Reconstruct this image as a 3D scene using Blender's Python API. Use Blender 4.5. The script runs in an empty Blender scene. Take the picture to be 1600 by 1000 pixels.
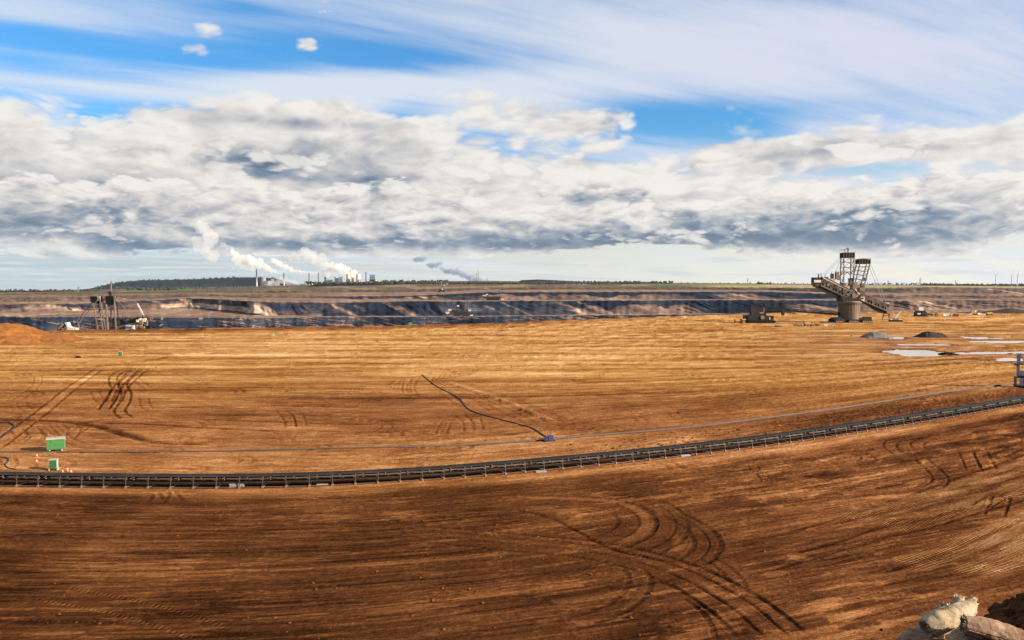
import bpy, bmesh, math, random
import numpy as np
from mathutils import Vector, Matrix

R = math.radians
scene = bpy.context.scene
COL = scene.collection
random.seed(7)
rng = np.random.default_rng(7)

# ---------------------------------------------------------------- camera
F = 1300.0            # focal length in photo pixels (1600 wide)
HZ = 448.0            # horizon row in the photo
CAM_H = 32.0
cam_d = bpy.data.cameras.new('camera')
cam = bpy.data.objects.new('camera', cam_d)
COL.objects.link(cam)
cam_d.sensor_width = 36.0
cam_d.lens = 36.0 * F / 1600.0
cam_d.clip_start = 0.1
cam_d.clip_end = 90000.0
PITCH = math.atan((500.0 - HZ) / F)
cam.location = (0, 0, CAM_H)
cam.rotation_euler = (R(90) - PITCH, 0, 0)
scene.camera = cam

# ---------------------------------------------------------------- light and exposure
SUN_AZ = R(108.0)      # to the right of the view direction
SUN_EL = R(21.0)
EXPOSURE = 1.6
HAZE = 7.0e-6
scene.view_settings.view_transform = 'Standard'
scene.view_settings.look = 'None'
scene.view_settings.exposure = EXPOSURE
scene.view_settings.gamma = 1.0
scene.view_settings.use_curve_mapping = False
scene.cycles.max_bounces = 6
scene.cycles.volume_bounces = 3
scene.cycles.transparent_max_bounces = 12
scene.cycles.use_denoising = True
scene.cycles.denoiser = 'OPENIMAGEDENOISE'
scene.cycles.denoising_input_passes = 'RGB_ALBEDO_NORMAL'
scene.cycles.denoising_prefilter = 'NONE'

sun_d = bpy.data.lights.new('sun', 'SUN')
sun_d.energy = 5.0
sun_d.angle = R(0.5)
sun_d.color = (1.0, 0.86, 0.68)
sun = bpy.data.objects.new('sun', sun_d)
COL.objects.link(sun)
SUN_DIR = Vector((math.sin(SUN_AZ) * math.cos(SUN_EL), math.cos(SUN_AZ) * math.cos(SUN_EL), math.sin(SUN_EL)))
sun.rotation_euler = SUN_DIR.to_track_quat('Z', 'Y').to_euler()


class NT:
    """Small helper that writes node trees as expressions."""

    def __init__(self, tree):
        self.t = tree
        self.nodes = tree.nodes
        self.links = tree.links

    def node(self, kind, **props):
        n = self.nodes.new(kind)
        for k, v in props.items():
            setattr(n, k, v)
        return n

    def put(self, sock, v):
        if v is None:
            return
        if isinstance(v, bpy.types.NodeSocket):
            self.links.new(v, sock)
        elif isinstance(v, (tuple, list)):
            if len(v) == 3 and sock.type == 'RGBA':
                v = tuple(v) + (1.0,)
            sock.default_value = v
        else:
            sock.default_value = v

    def m(self, op, a, b=None, c=None, clamp=False):
        n = self.node('ShaderNodeMath', operation=op, use_clamp=clamp)
        for i, v in enumerate((a, b, c)):
            self.put(n.inputs[i], v)
        return n.outputs[0]

    def add(self, a, b): return self.m('ADD', a, b)
    def sub(self, a, b): return self.m('SUBTRACT', a, b)
    def mul(self, a, b): return self.m('MULTIPLY', a, b)
    def div(self, a, b): return self.m('DIVIDE', a, b)

    def v(self, op, a, b=None, scale=None):
        n = self.node('ShaderNodeVectorMath', operation=op)
        self.put(n.inputs[0], a)
        if b is not None:
            self.put(n.inputs[1], b)
        if scale is not None:
            self.put(n.inputs['Scale'], scale)
        return n.outputs['Value'] if op in ('LENGTH', 'DOT_PRODUCT', 'DISTANCE') else n.outputs[0]

    def xyz(self, x, y, z):
        n = self.node('ShaderNodeCombineXYZ')
        for i, v in enumerate((x, y, z)):
            self.put(n.inputs[i], v)
        return n.outputs[0]

    def sep(self, v):
        n = self.node('ShaderNodeSeparateXYZ')
        self.put(n.inputs[0], v)
        return n.outputs[0], n.outputs[1], n.outputs[2]

    def noise(self, vec, scale=1.0, detail=5.0, rough=0.5, lac=2.0, dist=0.0, out=0):
        n = self.node('ShaderNodeTexNoise', noise_dimensions='3D')
        self.put(n.inputs['Vector'], vec)
        self.put(n.inputs['Scale'], scale)
        self.put(n.inputs['Detail'], detail)
        self.put(n.inputs['Roughness'], rough)
        self.put(n.inputs['Lacunarity'], lac)
        self.put(n.inputs['Distortion'], dist)
        return n.outputs[out]

    def voro(self, vec, scale=1.0, detail=0.0, smooth=0.6, rough=0.5):
        n = self.node('ShaderNodeTexVoronoi', feature='SMOOTH_F1')
        self.put(n.inputs['Vector'], vec)
        self.put(n.inputs['Scale'], scale)
        self.put(n.inputs['Detail'], detail)
        self.put(n.inputs['Roughness'], rough)
        self.put(n.inputs['Smoothness'], smooth)
        return n.outputs['Distance']

    def step(self, x, lo, hi, o0=0.0, o1=1.0):
        n = self.node('ShaderNodeMapRange', interpolation_type='SMOOTHSTEP')
        self.put(n.inputs[0], x)
        for i, v in enumerate((lo, hi, o0, o1)):
            self.put(n.inputs[i + 1], v)
        return n.outputs[0]

    def mix(self, f, a, b, blend='MIX'):
        n = self.node('ShaderNodeMix', data_type='RGBA', blend_type=blend)
        self.put(n.inputs[0], f)
        self.put(n.inputs[6], a)
        self.put(n.inputs[7], b)
        return n.outputs[2]

    def ramp(self, f, stops, interp='LINEAR'):
        n = self.node('ShaderNodeValToRGB')
        n.color_ramp.interpolation = interp
        el = n.color_ramp.elements
        while len(el) < len(stops):
            el.new(0.5)
        for e, (p, c) in zip(el, stops):
            e.position = p
            e.color = tuple(c) + ((1.0,) if len(c) == 3 else ())
        self.put(n.inputs[0], f)
        return n.outputs[0]

    def attr(self, name, out='Fac'):
        n = self.node('ShaderNodeAttribute', attribute_name=name)
        return n.outputs[out]


# ---------------------------------------------------------------- sky
def build_world():
    w = bpy.data.worlds.new('World')
    scene.world = w
    w.use_nodes = True
    N = NT(w.node_tree)
    N.nodes.clear()
    out = N.node('ShaderNodeOutputWorld')
    bg = N.node('ShaderNodeBackground')
    bg.inputs['Strength'].default_value = 0.073
    N.links.new(bg.outputs[0], out.inputs[0])
    tc = N.node('ShaderNodeTexCoord')
    d = tc.outputs['Generated']
    dx, dy, dz = N.sep(d)
    r = N.m('SQRT', N.add(N.mul(dx, dx), N.mul(dy, dy)))
    r = N.m('MAXIMUM', r, 1e-4)
    t = N.div(dz, r)                                   # tangent of the elevation
    az = N.m('ARCTAN2', dx, dy)                        # 0 = view direction
    sx, sy = N.div(dx, r), N.div(dy, r)

    sky = N.node('ShaderNodeTexSky', sky_type='NISHITA', sun_disc=False)
    sky.sun_elevation = SUN_EL
    sky.sun_rotation = SUN_AZ
    sky.air_density = 1.0
    sky.dust_density = 0.6
    sky.ozone_density = 2.0
    blue = N.v('MULTIPLY', sky.outputs[0], SKY_TINT)

    tt = N.m('MAXIMUM', t, 0.0)

    ae = N.xyz(az, t, 0.0)

    def total(items):
        """Soft bumps of cloud cover, each at a compass bearing and height (given as the photo's column and row)."""
        s = None
        for px, py, wx, wy, amp in items:
            a = math.atan((px - 800.0) / F)
            e = (HZ - py) / F * math.cos(a)
            ku, kv = F / wx, F / wy
            q = N.node('ShaderNodeVectorMath', operation='MULTIPLY_ADD')
            N.put(q.inputs[0], ae)
            q.inputs[1].default_value = (ku, kv, 0.0)
            q.inputs[2].default_value = (-a * ku, -e * kv, 0.0)
            g = N.m('POWER', math.exp(-1.0), N.v('DOT_PRODUCT', q.outputs[0], q.outputs[0]))
            s = N.mul(g, amp) if s is None else N.m('MULTIPLY_ADD', g, amp, s)
        return s

    # -- thin high cloud: soft veils drawn out along the wind
    zz = N.add(tt, 0.10)
    px_, py_ = N.div(sx, zz), N.div(sy, zz)
    ca, sa = math.cos(R(28)), math.sin(R(28))
    qx = N.add(N.mul(px_, ca), N.mul(py_, sa))
    qy = N.sub(N.mul(py_, ca), N.mul(px_, sa))
    pv = N.xyz(N.mul(qx, 0.30), N.mul(qy, 1.25), 3.1)
    warp = N.v('SUBTRACT', N.noise(pv, 0.8, 3, 0.5, out=1), (0.5, 0.5, 0.5))
    pv = N.v('ADD', pv, N.v('SCALE', warp, scale=0.9))
    c1 = N.noise(pv, 1.3, 8, 0.56)
    c2 = N.noise(N.xyz(N.mul(qx, 0.55), N.mul(qy, 6.0), 9.0), 1.0, 6, 0.6)
    cir = N.add(N.mul(c1, 0.80), N.mul(c2, 0.20))
    cir = N.add(cir, total(VEIL))
    cover_c = N.step(cir, 0.40, 0.72)

    # -- heaped clouds: two layers of coordinates, finer towards the horizon
    def cumulus(k, kv, seed, blobs, d_off, w_n=0.58, warp_amp=0.055, detail=8):
        vv = N.xyz(N.mul(sx, k), N.mul(sy, k), N.add(N.mul(t, kv), seed))
        wn = N.v('SUBTRACT', N.noise(vv, 1.4, 2, 0.55, out=1), (0.5, 0.5, 0.5))
        vv = N.v('ADD', vv, N.v('SCALE', wn, scale=warp_amp * 6))

        def fold(vec, sc_):
            return N.m('ABSOLUTE', N.sub(N.noise(vec, sc_, 1.0, 0.45), 0.5))

        def dens(vec):
            a = N.noise(vec, 0.9, detail, 0.56)
            b = N.add(N.add(N.mul(fold(vec, 2.1), 1.5), N.mul(fold(vec, 4.7), 0.9)), N.mul(fold(vec, 10.3), 0.5))
            return N.add(N.mul(a, w_n), N.mul(N.add(b, 0.20), 1.0 - w_n))
        d0 = dens(vv)
        off = (k * d_off * 0.8 * math.cos(0.2), -k * d_off * 0.25, kv * d_off * 0.55)
        d1 = dens(N.v('ADD', vv, off))
        bias = total(blobs)
        return N.add(d0, bias), N.sub(d0, d1), d0

    res = []
    for spec in CUMULUS:
        res.append(cumulus(*spec))
    # middle heap layer
    dM, lM, rawM = res[0]
    covM = N.step(dM, 0.485, 0.63)
    thickM = N.step(dM, 0.56, 0.95)
    shM = total(DARK_M)
    litM = N.m('ADD', N.mul(lM, 1.9), 0.90)
    litM = N.sub(litM, N.mul(thickM, 0.20))
    litM = N.m('SUBTRACT', litM, shM, clamp=True)
    # low layer
    dL, lL, rawL = res[1]
    covL = N.step(dL, 0.50, 0.58)
    shL = total(DARK_L)
    thickL = N.step(dL, 0.55, 0.85)
    litL = N.m('ADD', N.mul(lL, 2.3), 0.87)
    litL = N.sub(litL, N.mul(thickL, 0.16))
    litL = N.m('SUBTRACT', litL, shL, clamp=True)

    # separate heaps in front of the sheet: crisp rims, bright shoulders, grey undersides
    def puffs(idx, lo, hi, gain, base_lit, thick_k):
        dP, lP, _r = res[idx]
        cov = N.step(dP, lo, hi)
        lit = N.m('ADD', N.mul(lP, gain), base_lit)
        lit = N.m('SUBTRACT', lit, N.mul(N.step(dP, lo + 0.03, lo + 0.30), thick_k), clamp=True)
        return cov, lit
    covP, litP = puffs(2, 0.50, 0.575, 2.3, 0.80, 0.16)
    covQ, litQ = puffs(3, 0.50, 0.61, 2.0, 0.68, 0.12)
    creamh = N.mix(N.step(az, -0.55, 0.45), HAZE_L, HAZE_R)
    base = N.mix(N.step(tt, 0.015, 0.20), creamh, blue)
    base = N.mix(N.m('MULTIPLY', cover_c, 0.93), base, N.mix(N.step(az, -0.3, 0.5), CIR_L, CIR_R))

    stops = CLOUD_RAMP
    colM = N.ramp(litM, stops)
    colL = N.ramp(litL, stops)
    sc = CLOUD_GAIN
    colM = N.v('SCALE', colM, scale=sc)
    colL = N.v('SCALE', colL, scale=sc)
    colM = N.mix(N.m('MULTIPLY', N.step(tt, 0.10, 0.0), 0.15), colM, creamh)
    colL = N.mix(N.m('MULTIPLY', N.step(tt, 0.07, 0.0), 0.35), colL, creamh)
    colP = N.v('SCALE', N.ramp(litP, stops), scale=sc)
    colQ = N.mix(N.m('MULTIPLY', N.step(tt, 0.07, 0.0), 0.25), N.v('SCALE', N.ramp(litQ, stops), scale=sc), creamh)
    c = N.mix(N.mul(covM, 0.97), base, colM)
    c = N.mix(N.mul(covP, 0.85), c, colP)
    c = N.mix(N.mul(covL, 0.97), c, colL)
    c = N.mix(N.mul(covQ, 0.85), c, colQ)
    # wisps just over the horizon
    vh = N.xyz(N.mul(sx, 9.0), N.mul(sy, 9.0), N.mul(t, 150.0))
    hz = N.step(N.add(N.noise(vh, 1.0, 6, 0.55), N.sub(N.mul(N.step(tt, 0.002, 0.030), 0.06), N.mul(N.step(tt, 0.026, 0.05), 0.6))), 0.50, 0.62)
    wis = N.mix(N.step(N.noise(N.v('ADD', vh, (0.0, 0.0, 0.35)), 1.0, 6, 0.55), 0.38, 0.62), WISP_LIT, WISP_DARK)
    c = N.mix(N.mul(hz, 0.55), c, wis)
    # below the horizon: the same air, darker
    c = N.mix(N.step(t, -0.02, -0.002), (0.9, 0.75, 0.6), c)
    N.links.new(c, bg.inputs['Color'])
    w.cycles.sampling_method = 'MANUAL'
    w.cycles.sample_map_resolution = 512


SKY_TINT = (0.235, 0.58, 0.83)
HAZE_L = (2.05, 2.55, 2.65)
HAZE_R = (3.95, 3.72, 2.95)
CIR_L = (3.35, 3.62, 3.95)
CIR_R = (3.25, 3.35, 3.85)
WISP_LIT = (4.3, 3.75, 3.1)
WISP_DARK = (2.5, 2.8, 2.85)
CLOUD_GAIN = 4.15
CLOUD_RAMP = [(0.0, (0.085, 0.150, 0.245)), (0.25, (0.20, 0.275, 0.37)), (0.5, (0.47, 0.49, 0.52)), (0.75, (0.77, 0.735, 0.70)), (1.0, (0.98, 0.94, 0.875))]
VEIL = [(60, 40, 230, 60, 0.10), (1350, 110, 460, 130, 0.20), (230, 95, 200, 34, -0.17), (60, 55, 90, 12, -0.10), (380, 20, 60, 10, -0.08), (1100, 190, 200, 36, -0.30), (200, 180, 300, 26, -0.02), (480, 30, 300, 30, 0.08),
        (650, 172, 80, 28, -0.20), (580, 92, 260, 20, -0.14), (350, 194, 190, 20, -0.14), (1000, 60, 260, 60, 0.08), (30, 100, 60, 20, -0.08), (450, 140, 260, 22, 0.10),
        (850, 110, 250, 50, 0.08), (1450, 258, 200, 12, -0.16), (1200, 300, 300, 25, 0.05), (800, 300, 1200, 70, 0.10), (120, 150, 260, 26, 0.16), (420, 165, 200, 18, 0.14), (620, 135, 200, 20, 0.14), (760, 165, 160, 30, 0.16), (20, 62, 90, 14, -0.10), (160, 118, 120, 10, -0.08)]
CUMULUS = [
    (4.2, 10.0, 2.3, [(150, 280, 420, 100, 0.235), (640, 290, 330, 115, 0.215), (520, 180, 150, 26, 0.06), (760, 150, 130, 40, 0.10), (880, 188, 100, 30, 0.20), (960, 195, 60, 22, 0.14), (900, 310, 420, 60, 0.20), (720, 150, 110, 30, 0.12),
                      (1350, 235, 260, 24, 0.19), (1180, 240, 110, 24, 0.17), (1500, 225, 120, 26, 0.12), (352, 46, 58, 24, 0.34), (484, 70, 36, 19, 0.325), (318, 86, 30, 13, 0.315), (415, 70, 22, 30, -0.15), (500, 190, 190, 36, 0.14), (250, 180, 110, 18, 0.10),
                      (600, 0, 1500, 120, -0.40), (1040, 205, 90, 34, -0.14), (640, 172, 60, 20, -0.26), (1100, 120, 500, 60, -0.12),
                      (1250, 300, 260, 24, 0.10), (800, 440, 1600, 60, -0.3)], 0.030),
    (7.5, 20.0, 7.7, [(160, 350, 420, 50, 0.24), (560, 345, 420, 52, 0.20), (900, 365, 330, 32, 0.22), (1300, 350, 300, 45, 0.26), (1480, 318, 160, 55, 0.22),
                      (910, 306, 50, 14, 0.20), (985, 300, 40, 11, 0.18), (800, 434, 1600, 34, -0.5), (80, 404, 130, 13, 0.20), (430, 392, 150, 12, 0.16), (620, 396, 90, 8, 0.12), (1010, 386, 120, 10, -0.16), (1180, 398, 90, 9, 0.14), (1460, 402, 150, 16, 0.22), (760, 388, 100, 7, -0.10), (280, 388, 60, 9, -0.14), (700, 180, 1400, 90, -0.30), (800, 20, 2400, 110, -0.45), (1100, 275, 330, 35, -0.08)], 0.016),
]
CUMULUS += [
    (5.6, 13.5, 13.1, [(800, 262, 1600, 62, 0.015), (470, 250, 220, 36, 0.06), (150, 240, 200, 36, 0.04), (900, 190, 110, 28, 0.10), (1200, 240, 220, 26, 0.06), (1480, 240, 160, 28, 0.05),
                       (800, 20, 2400, 150, -0.40), (800, 436, 1600, 70, -0.35), (640, 172, 60, 20, -0.2), (1080, 190, 160, 30, -0.12), (1450, 262, 160, 12, -0.12)], 0.046),
    (9.5, 25.0, 21.7, [(800, 350, 1600, 40, -0.005), (195, 360, 60, 26, 0.12), (1250, 322, 120, 14, 0.06), (1450, 318, 160, 30, 0.08), (975, 345, 60, 14, 0.06), (520, 384, 30, 12, 0.12), (400, 375, 60, 14, 0.06),
                        (800, 424, 1600, 26, -0.45), (800, 150, 2400, 130, -0.35), (1100, 290, 200, 24, -0.08)], 0.024),
]
DARK_M = [(420, 258, 75, 17, 0.60), (310, 255, 42, 12, 0.34), (540, 280, 150, 8, 0.36), (70, 292, 150, 14, 0.35), (470, 194, 130, 8, 0.18),
          (1320, 239, 130, 8, 0.22), (1230, 266, 60, 10, 0.2), (230, 330, 260, 20, 0.15), (620, 225, 90, 8, 0.12), (650, 300, 90, 10, 0.2), (870, 205, 60, 6, 0.12)]
DARK_L = [(60, 352, 150, 20, 0.50), (230, 330, 140, 10, 0.22), (280, 383, 300, 12, 0.34), (760, 381, 320, 14, 0.58), (980, 374, 180, 18, 0.44), (1280, 362, 220, 26, 0.48), (1450, 374, 180, 16, 0.34),
          (910, 312, 50, 9, 0.42), (990, 303, 40, 7, 0.36), (1210, 330, 50, 16, 0.2), (1380, 342, 60, 16, 0.28)]
build_world()


# ---------------------------------------------------------------- helpers
def material(name, color=(0.5, 0.5, 0.5), rough=0.8, metal=0.0, wear=0.0, wear_color=(0.2, 0.09, 0.04), wear_scale=0.6, spec=0.3):
    m = bpy.data.materials.new(name)
    m.use_nodes = True
    N = NT(m.node_tree)
    b = m.node_tree.nodes['Principled BSDF']
    b.inputs['Roughness'].default_value = rough
    b.inputs['Metallic'].default_value = metal
    b.inputs['Specular IOR Level'].default_value = spec
    b.inputs['Base Color'].default_value = tuple(color) + (1.0,)
    if wear > 0:
        tc = N.node('ShaderNodeTexCoord')
        n = N.noise(tc.outputs['Object'], wear_scale, 6, 0.62)
        f = N.step(n, 0.62 - 0.25 * wear, 0.72)
        n2 = N.noise(tc.outputs['Object'], wear_scale * 3.1, 4, 0.6)
        c = N.mix(N.mul(f, 0.85), color, wear_color)
        c = N.mix(0.35, c, N.v('SCALE', c, scale=N.add(N.mul(n2, 1.6), 0.2)))
        N.put(b.inputs['Base Color'], c)
    return m


def set_attr(me, name, arr, kind='FLOAT', domain='POINT'):
    a = me.attributes.new(name, kind, domain)
    a.data.foreach_set('value' if kind == 'FLOAT' else 'vector', np.ascontiguousarray(arr, dtype=np.float32).ravel())


def grid_mesh(name, P, mat, smooth=True):
    """P: (rows, cols, 3) array of points -> one quad sheet."""
    r, c, _ = P.shape
    idx = np.arange(r * c, dtype=np.int32).reshape(r, c)
    q = np.stack([idx[:-1, :-1], idx[:-1, 1:], idx[1:, 1:], idx[1:, :-1]], -1).reshape(-1)
    me = bpy.data.meshes.new(name)
    me.vertices.add(r * c)
    me.vertices.foreach_set('co', np.ascontiguousarray(P, dtype=np.float32).ravel())
    nq = (r - 1) * (c - 1)
    me.loops.add(nq * 4)
    me.loops.foreach_set('vertex_index', q)
    me.polygons.add(nq)
    me.polygons.foreach_set('loop_start', np.arange(0, nq * 4, 4, dtype=np.int32))
    me.polygons.foreach_set('loop_total', np.full(nq, 4, dtype=np.int32))
    if smooth:
        me.polygons.foreach_set('use_smooth', np.ones(nq, dtype=bool))
    me.update(calc_edges=True)
    me.materials.append(mat)
    return me


def link(name, me, parent=None, loc=None):
    o = bpy.data.objects.new(name, me)
    COL.objects.link(o)
    if parent is not None:
        o.parent = parent
    if loc is not None:
        o.location = loc
    return o


def tag(o, label=None, cat=None, group=None, kind=None):
    if label: o['label'] = label
    if cat: o['category'] = cat
    if group: o['group'] = group
    if kind: o['kind'] = kind
    return o


def thing(name, label, cat, loc=(0, 0, 0), rz=0.0, group=None):
    o = bpy.data.objects.new(name, None)
    COL.objects.link(o)
    o.location = loc
    o.rotation_euler = (0, 0, rz)
    o.empty_display_size = 1.0
    return tag(o, label, cat, group)


class MB:
    """Collects boxes, bars, tubes, lathes and rocks and links them as one mesh."""

    def __init__(self):
        self.v, self.f = [], []

    def raw(self, vs, fs):
        b = len(self.v)
        self.v += [tuple(p) for p in vs]
        self.f += [tuple(i + b for i in f) for f in fs]
        return self

    def box(self, c, s, rz=0.0, taper=1.0):
        x, y, z = s[0] / 2, s[1] / 2, s[2] / 2
        ca, sa = math.cos(rz), math.sin(rz)
        vs = []
        for (i, j, k) in ((-1, -1, -1), (1, -1, -1), (1, 1, -1), (-1, 1, -1), (-1, -1, 1), (1, -1, 1), (1, 1, 1), (-1, 1, 1)):
            t = taper if k > 0 else 1.0
            px, py = i * x * t, j * y * t
            vs.append((c[0] + px * ca - py * sa, c[1] + px * sa + py * ca, c[2] + k * z))
        return self.raw(vs, [(0, 3, 2, 1), (4, 5, 6, 7), (0, 1, 5, 4), (1, 2, 6, 5), (2, 3, 7, 6), (3, 0, 4, 7)])

    def bar(self, a, b, w, h=None, up=(0, 0, 1)):
        """A square bar from a to b."""
        h = w if h is None else h
        a, b = Vector(a), Vector(b)
        d = (b - a)
        if d.length < 1e-6:
            return self
        d.normalize()
        u = Vector(up)
        if abs(d.dot(u)) > 0.98:
            u = Vector((0, 1, 0))
        s = d.cross(u).normalized()
        u = s.cross(d).normalized()
        vs = []
        for p in (a, b):
            for (i, j) in ((-1, -1), (1, -1), (1, 1), (-1, 1)):
                vs.append(p + s * (i * w / 2) + u * (j * h / 2))
        return self.raw(vs, [(0, 1, 2, 3), (7, 6, 5, 4), (0, 4, 5, 1), (1, 5, 6, 2), (2, 6, 7, 3), (3, 7, 4, 0)])

    def tube(self, pts, r, n=8, caps=True):
        pts = [Vector(p) for p in pts]
        rs = r if isinstance(r, (list, tuple)) else [r] * len(pts)
        base = len(self.v)
        prev = None
        for i, p in enumerate(pts):
            d = (pts[min(i + 1, len(pts) - 1)] - pts[max(i - 1, 0)]).normalized()
            u = Vector((0, 0, 1)) if abs(d.z) < 0.95 else Vector((0, 1, 0))
            s = d.cross(u).normalized()
            u = s.cross(d).normalized()
            for k in range(n):
                a = 2 * math.pi * k / n
                self.v.append(tuple(p + (s * math.cos(a) + u * math.sin(a)) * rs[i]))
        for i in range(len(pts) - 1):
            for k in range(n):
                k2 = (k + 1) % n
                self.f.append((base + i * n + k, base + i * n + k2, base + (i + 1) * n + k2, base + (i + 1) * n + k))
        if caps:
            self.f.append(tuple(base + k for k in range(n - 1, -1, -1)))
            self.f.append(tuple(base + (len(pts) - 1) * n + k for k in range(n)))
        return self

    def lathe(self, prof, n=24, c=(0, 0, 0)):
        """prof: (radius, z) from bottom to top, closed with caps."""
        base = len(self.v)
        for (r, z) in prof:
            for k in range(n):
                a = 2 * math.pi * k / n
                self.v.append((c[0] + r * math.cos(a), c[1] + r * math.sin(a), c[2] + z))
        for i in range(len(prof) - 1):
            for k in range(n):
                k2 = (k + 1) % n
                self.f.append((base + i * n + k, base + i * n + k2, base + (i + 1) * n + k2, base + (i + 1) * n + k))
        self.f.append(tuple(base + k for k in range(n - 1, -1, -1)))
        self.f.append(tuple(base + (len(prof) - 1) * n + k for k in range(n)))
        return self

    def prism(self, poly, y0, y1):
        """Polygon in x,z drawn out from y0 to y1."""
        n = len(poly)
        vs = [(x, y0, z) for x, z in poly] + [(x, y1, z) for x, z in poly]
        fs = [tuple(range(n)), tuple(range(2 * n - 1, n - 1, -1))]
        for i in range(n):
            j = (i + 1) % n
            fs.append((i, i + n, j + n, j))
        return self.raw(vs, fs)

    def rock(self, c, s, rnd=random, n=1):
        t = (1 + 5 ** 0.5) / 2
        vs = [(-1, t, 0), (1, t, 0), (-1, -t, 0), (1, -t, 0), (0, -1, t), (0, 1, t), (0, -1, -t), (0, 1, -t), (t, 0, -1), (t, 0, 1), (-t, 0, -1), (-t, 0, 1)]
        fs = [(0, 11, 5), (0, 5, 1), (0, 1, 7), (0, 7, 10), (0, 10, 11), (1, 5, 9), (5, 11, 4), (11, 10, 2), (10, 7, 6), (7, 1, 8),
              (3, 9, 4), (3, 4, 2), (3, 2, 6), (3, 6, 8), (3, 8, 9), (4, 9, 5), (2, 4, 11), (6, 2, 10), (8, 6, 7), (9, 8, 1)]
        a = rnd.uniform(0, 6.28)
        ca, sa = math.cos(a), math.sin(a)
        out = []
        for x, y, z in vs:
            k = rnd.uniform(0.7, 1.25) / 1.9
            x, y, z = x * k, y * k, z * k
            out.append((c[0] + (x * ca - y * sa) * s[0], c[1] + (x * sa + y * ca) * s[1], c[2] + z * s[2]))
        return self.raw(out, fs)

    def truss(self, a0, a1, b0, b1, n, w, y0=None, y1=None, chord=None):
        """Lattice girder between chords a0-a1 and b0-b1 (x,z pairs) standing at y0 and y1, with n bays."""
        ch = chord or w * 1.5
        L = lambda p, q, t: (p[0] + (q[0] - p[0]) * t, p[1] + (q[1] - p[1]) * t)
        for y in ((y0, y1) if y0 != y1 else (y0,)):
            P = lambda q: (q[0], y, q[1])
            self.bar(P(a0), P(a1), ch)
            self.bar(P(b0), P(b1), ch)
            for i in range(n + 1):
                t = i / n
                self.bar(P(L(a0, a1, t)), P(L(b0, b1, t)), w)
                if i < n:
                    t2 = (i + 1) / n
                    if i % 2 == 0:
                        self.bar(P(L(a0, a1, t)), P(L(b0, b1, t2)), w)
                    else:
                        self.bar(P(L(b0, b1, t)), P(L(a0, a1, t2)), w)
        if y0 != y1:
            for i in range(n + 1):
                t = i / n
                for (p, q) in ((a0, a1), (b0, b1)):
                    k = L(p, q, t)
                    self.bar((k[0], y0, k[1]), (k[0], y1, k[1]), w)
                    if i < n:
                        k2 = L(p, q, (i + 1) / n)
                        self.bar((k[0], y0, k[1]), (k2[0], y1, k2[1]), w * 0.8)
        return self

    def build(self, name, mat, parent=None, smooth=False):
        me = bpy.data.meshes.new(name)
        me.from_pydata(self.v, [], self.f)
        if smooth:
            me.polygons.foreach_set('use_smooth', np.ones(len(me.polygons), dtype=bool))
        me.materials.append(mat)
        me.update()
        return link(name, me, parent)


# ---------------------------------------------------------------- numpy noise
_perm = np.random.default_rng(11).permutation(4096).astype(np.int64)
_ga = np.random.default_rng(12).uniform(0, 2 * np.pi, 4096)
_gx, _gy = np.cos(_ga), np.sin(_ga)


def perlin(x, y, seed=0):
    xi, yi = np.floor(x).astype(np.int64), np.floor(y).astype(np.int64)
    fx, fy = x - xi, y - yi
    u, v = fx * fx * fx * (fx * (fx * 6 - 15) + 10), fy * fy * fy * (fy * (fy * 6 - 15) + 10)

    def g(i, j):
        h = _perm[(_perm[(xi + i + seed * 131) & 4095] + yi + j) & 4095]
        return _gx[h] * (fx - i) + _gy[h] * (fy - j)
    a, b, c, d = g(0, 0), g(1, 0), g(0, 1), g(1, 1)
    return (a + (b - a) * u + (c - a) * v + (a - b - c + d) * u * v) * 1.5


def fbm(x, y, oct=4, seed=0, gain=0.5):
    s, amp, tot = 0, 1.0, 0
    for o in range(oct):
        s = s + amp * perlin(x * 2 ** o, y * 2 ** o, seed + o * 7)
        tot += amp
        amp *= gain
    return s / tot


def sstep(x, a, b):
    t = np.clip((x - a) / (b - a), 0, 1)
    return t * t * (3 - 2 * t)


# ---------------------------------------------------------------- where things stand
def at(px, py, z=0.0):
    """Ground point seen at a column and row of the photo (for a surface at height z)."""
    D = F * (CAM_H - z) / max(py - HZ, 0.5)
    return ((px - 800.0) / F * D, D)


# centre line of the conveyor, the whole pit floor was cut parallel to it
BELT_PX = [(-420, 752), (-200, 755.5), (0, 758), (160, 763), (400, 764), (600, 757.5), (800, 740), (1000, 720), (1200, 698.5), (1400, 667), (1600, 631), (1760, 601)]
_bp = np.array([at(*p) for p in BELT_PX])


def catmull(P, n):
    P = np.asarray(P, float)
    A = np.vstack([2 * P[0] - P[1], P, 2 * P[-1] - P[-2]])
    out = []
    for i in range(1, len(A) - 2):
        for k in range(n):
            t = k / n
            p0, p1, p2, p3 = A[i - 1], A[i], A[i + 1], A[i + 2]
            out.append(0.5 * (2 * p1 + (p2 - p0) * t + (2 * p0 - 5 * p1 + 4 * p2 - p3) * t * t + (3 * p1 - p0 - 3 * p2 + p3) * t ** 3))
    out.append(A[-2])
    return np.array(out)


_raw = catmull(_bp, 12)
_k = np.ones(31) / 31.0                                # smooth out the hand-read kinks
_pad = np.vstack([_raw[0] + (_raw[0] - _raw[1]) * np.arange(15, 0, -1)[:, None], _raw, _raw[-1] + (_raw[-1] - _raw[-2]) * np.arange(1, 16)[:, None]])
BELT = np.stack([np.convolve(_pad[:, i], _k, 'valid') for i in (0, 1)], 1)


def resample(P, step):
    P = np.asarray(P, float)
    L = np.r_[0, np.cumsum(np.linalg.norm(np.diff(P, axis=0), axis=1))]
    n = max(2, int(round(L[-1] / step)) + 1)
    s = np.linspace(0, L[-1], n)
    return np.stack([np.interp(s, L, P[:, i]) for i in range(P.shape[1])], 1)


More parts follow.
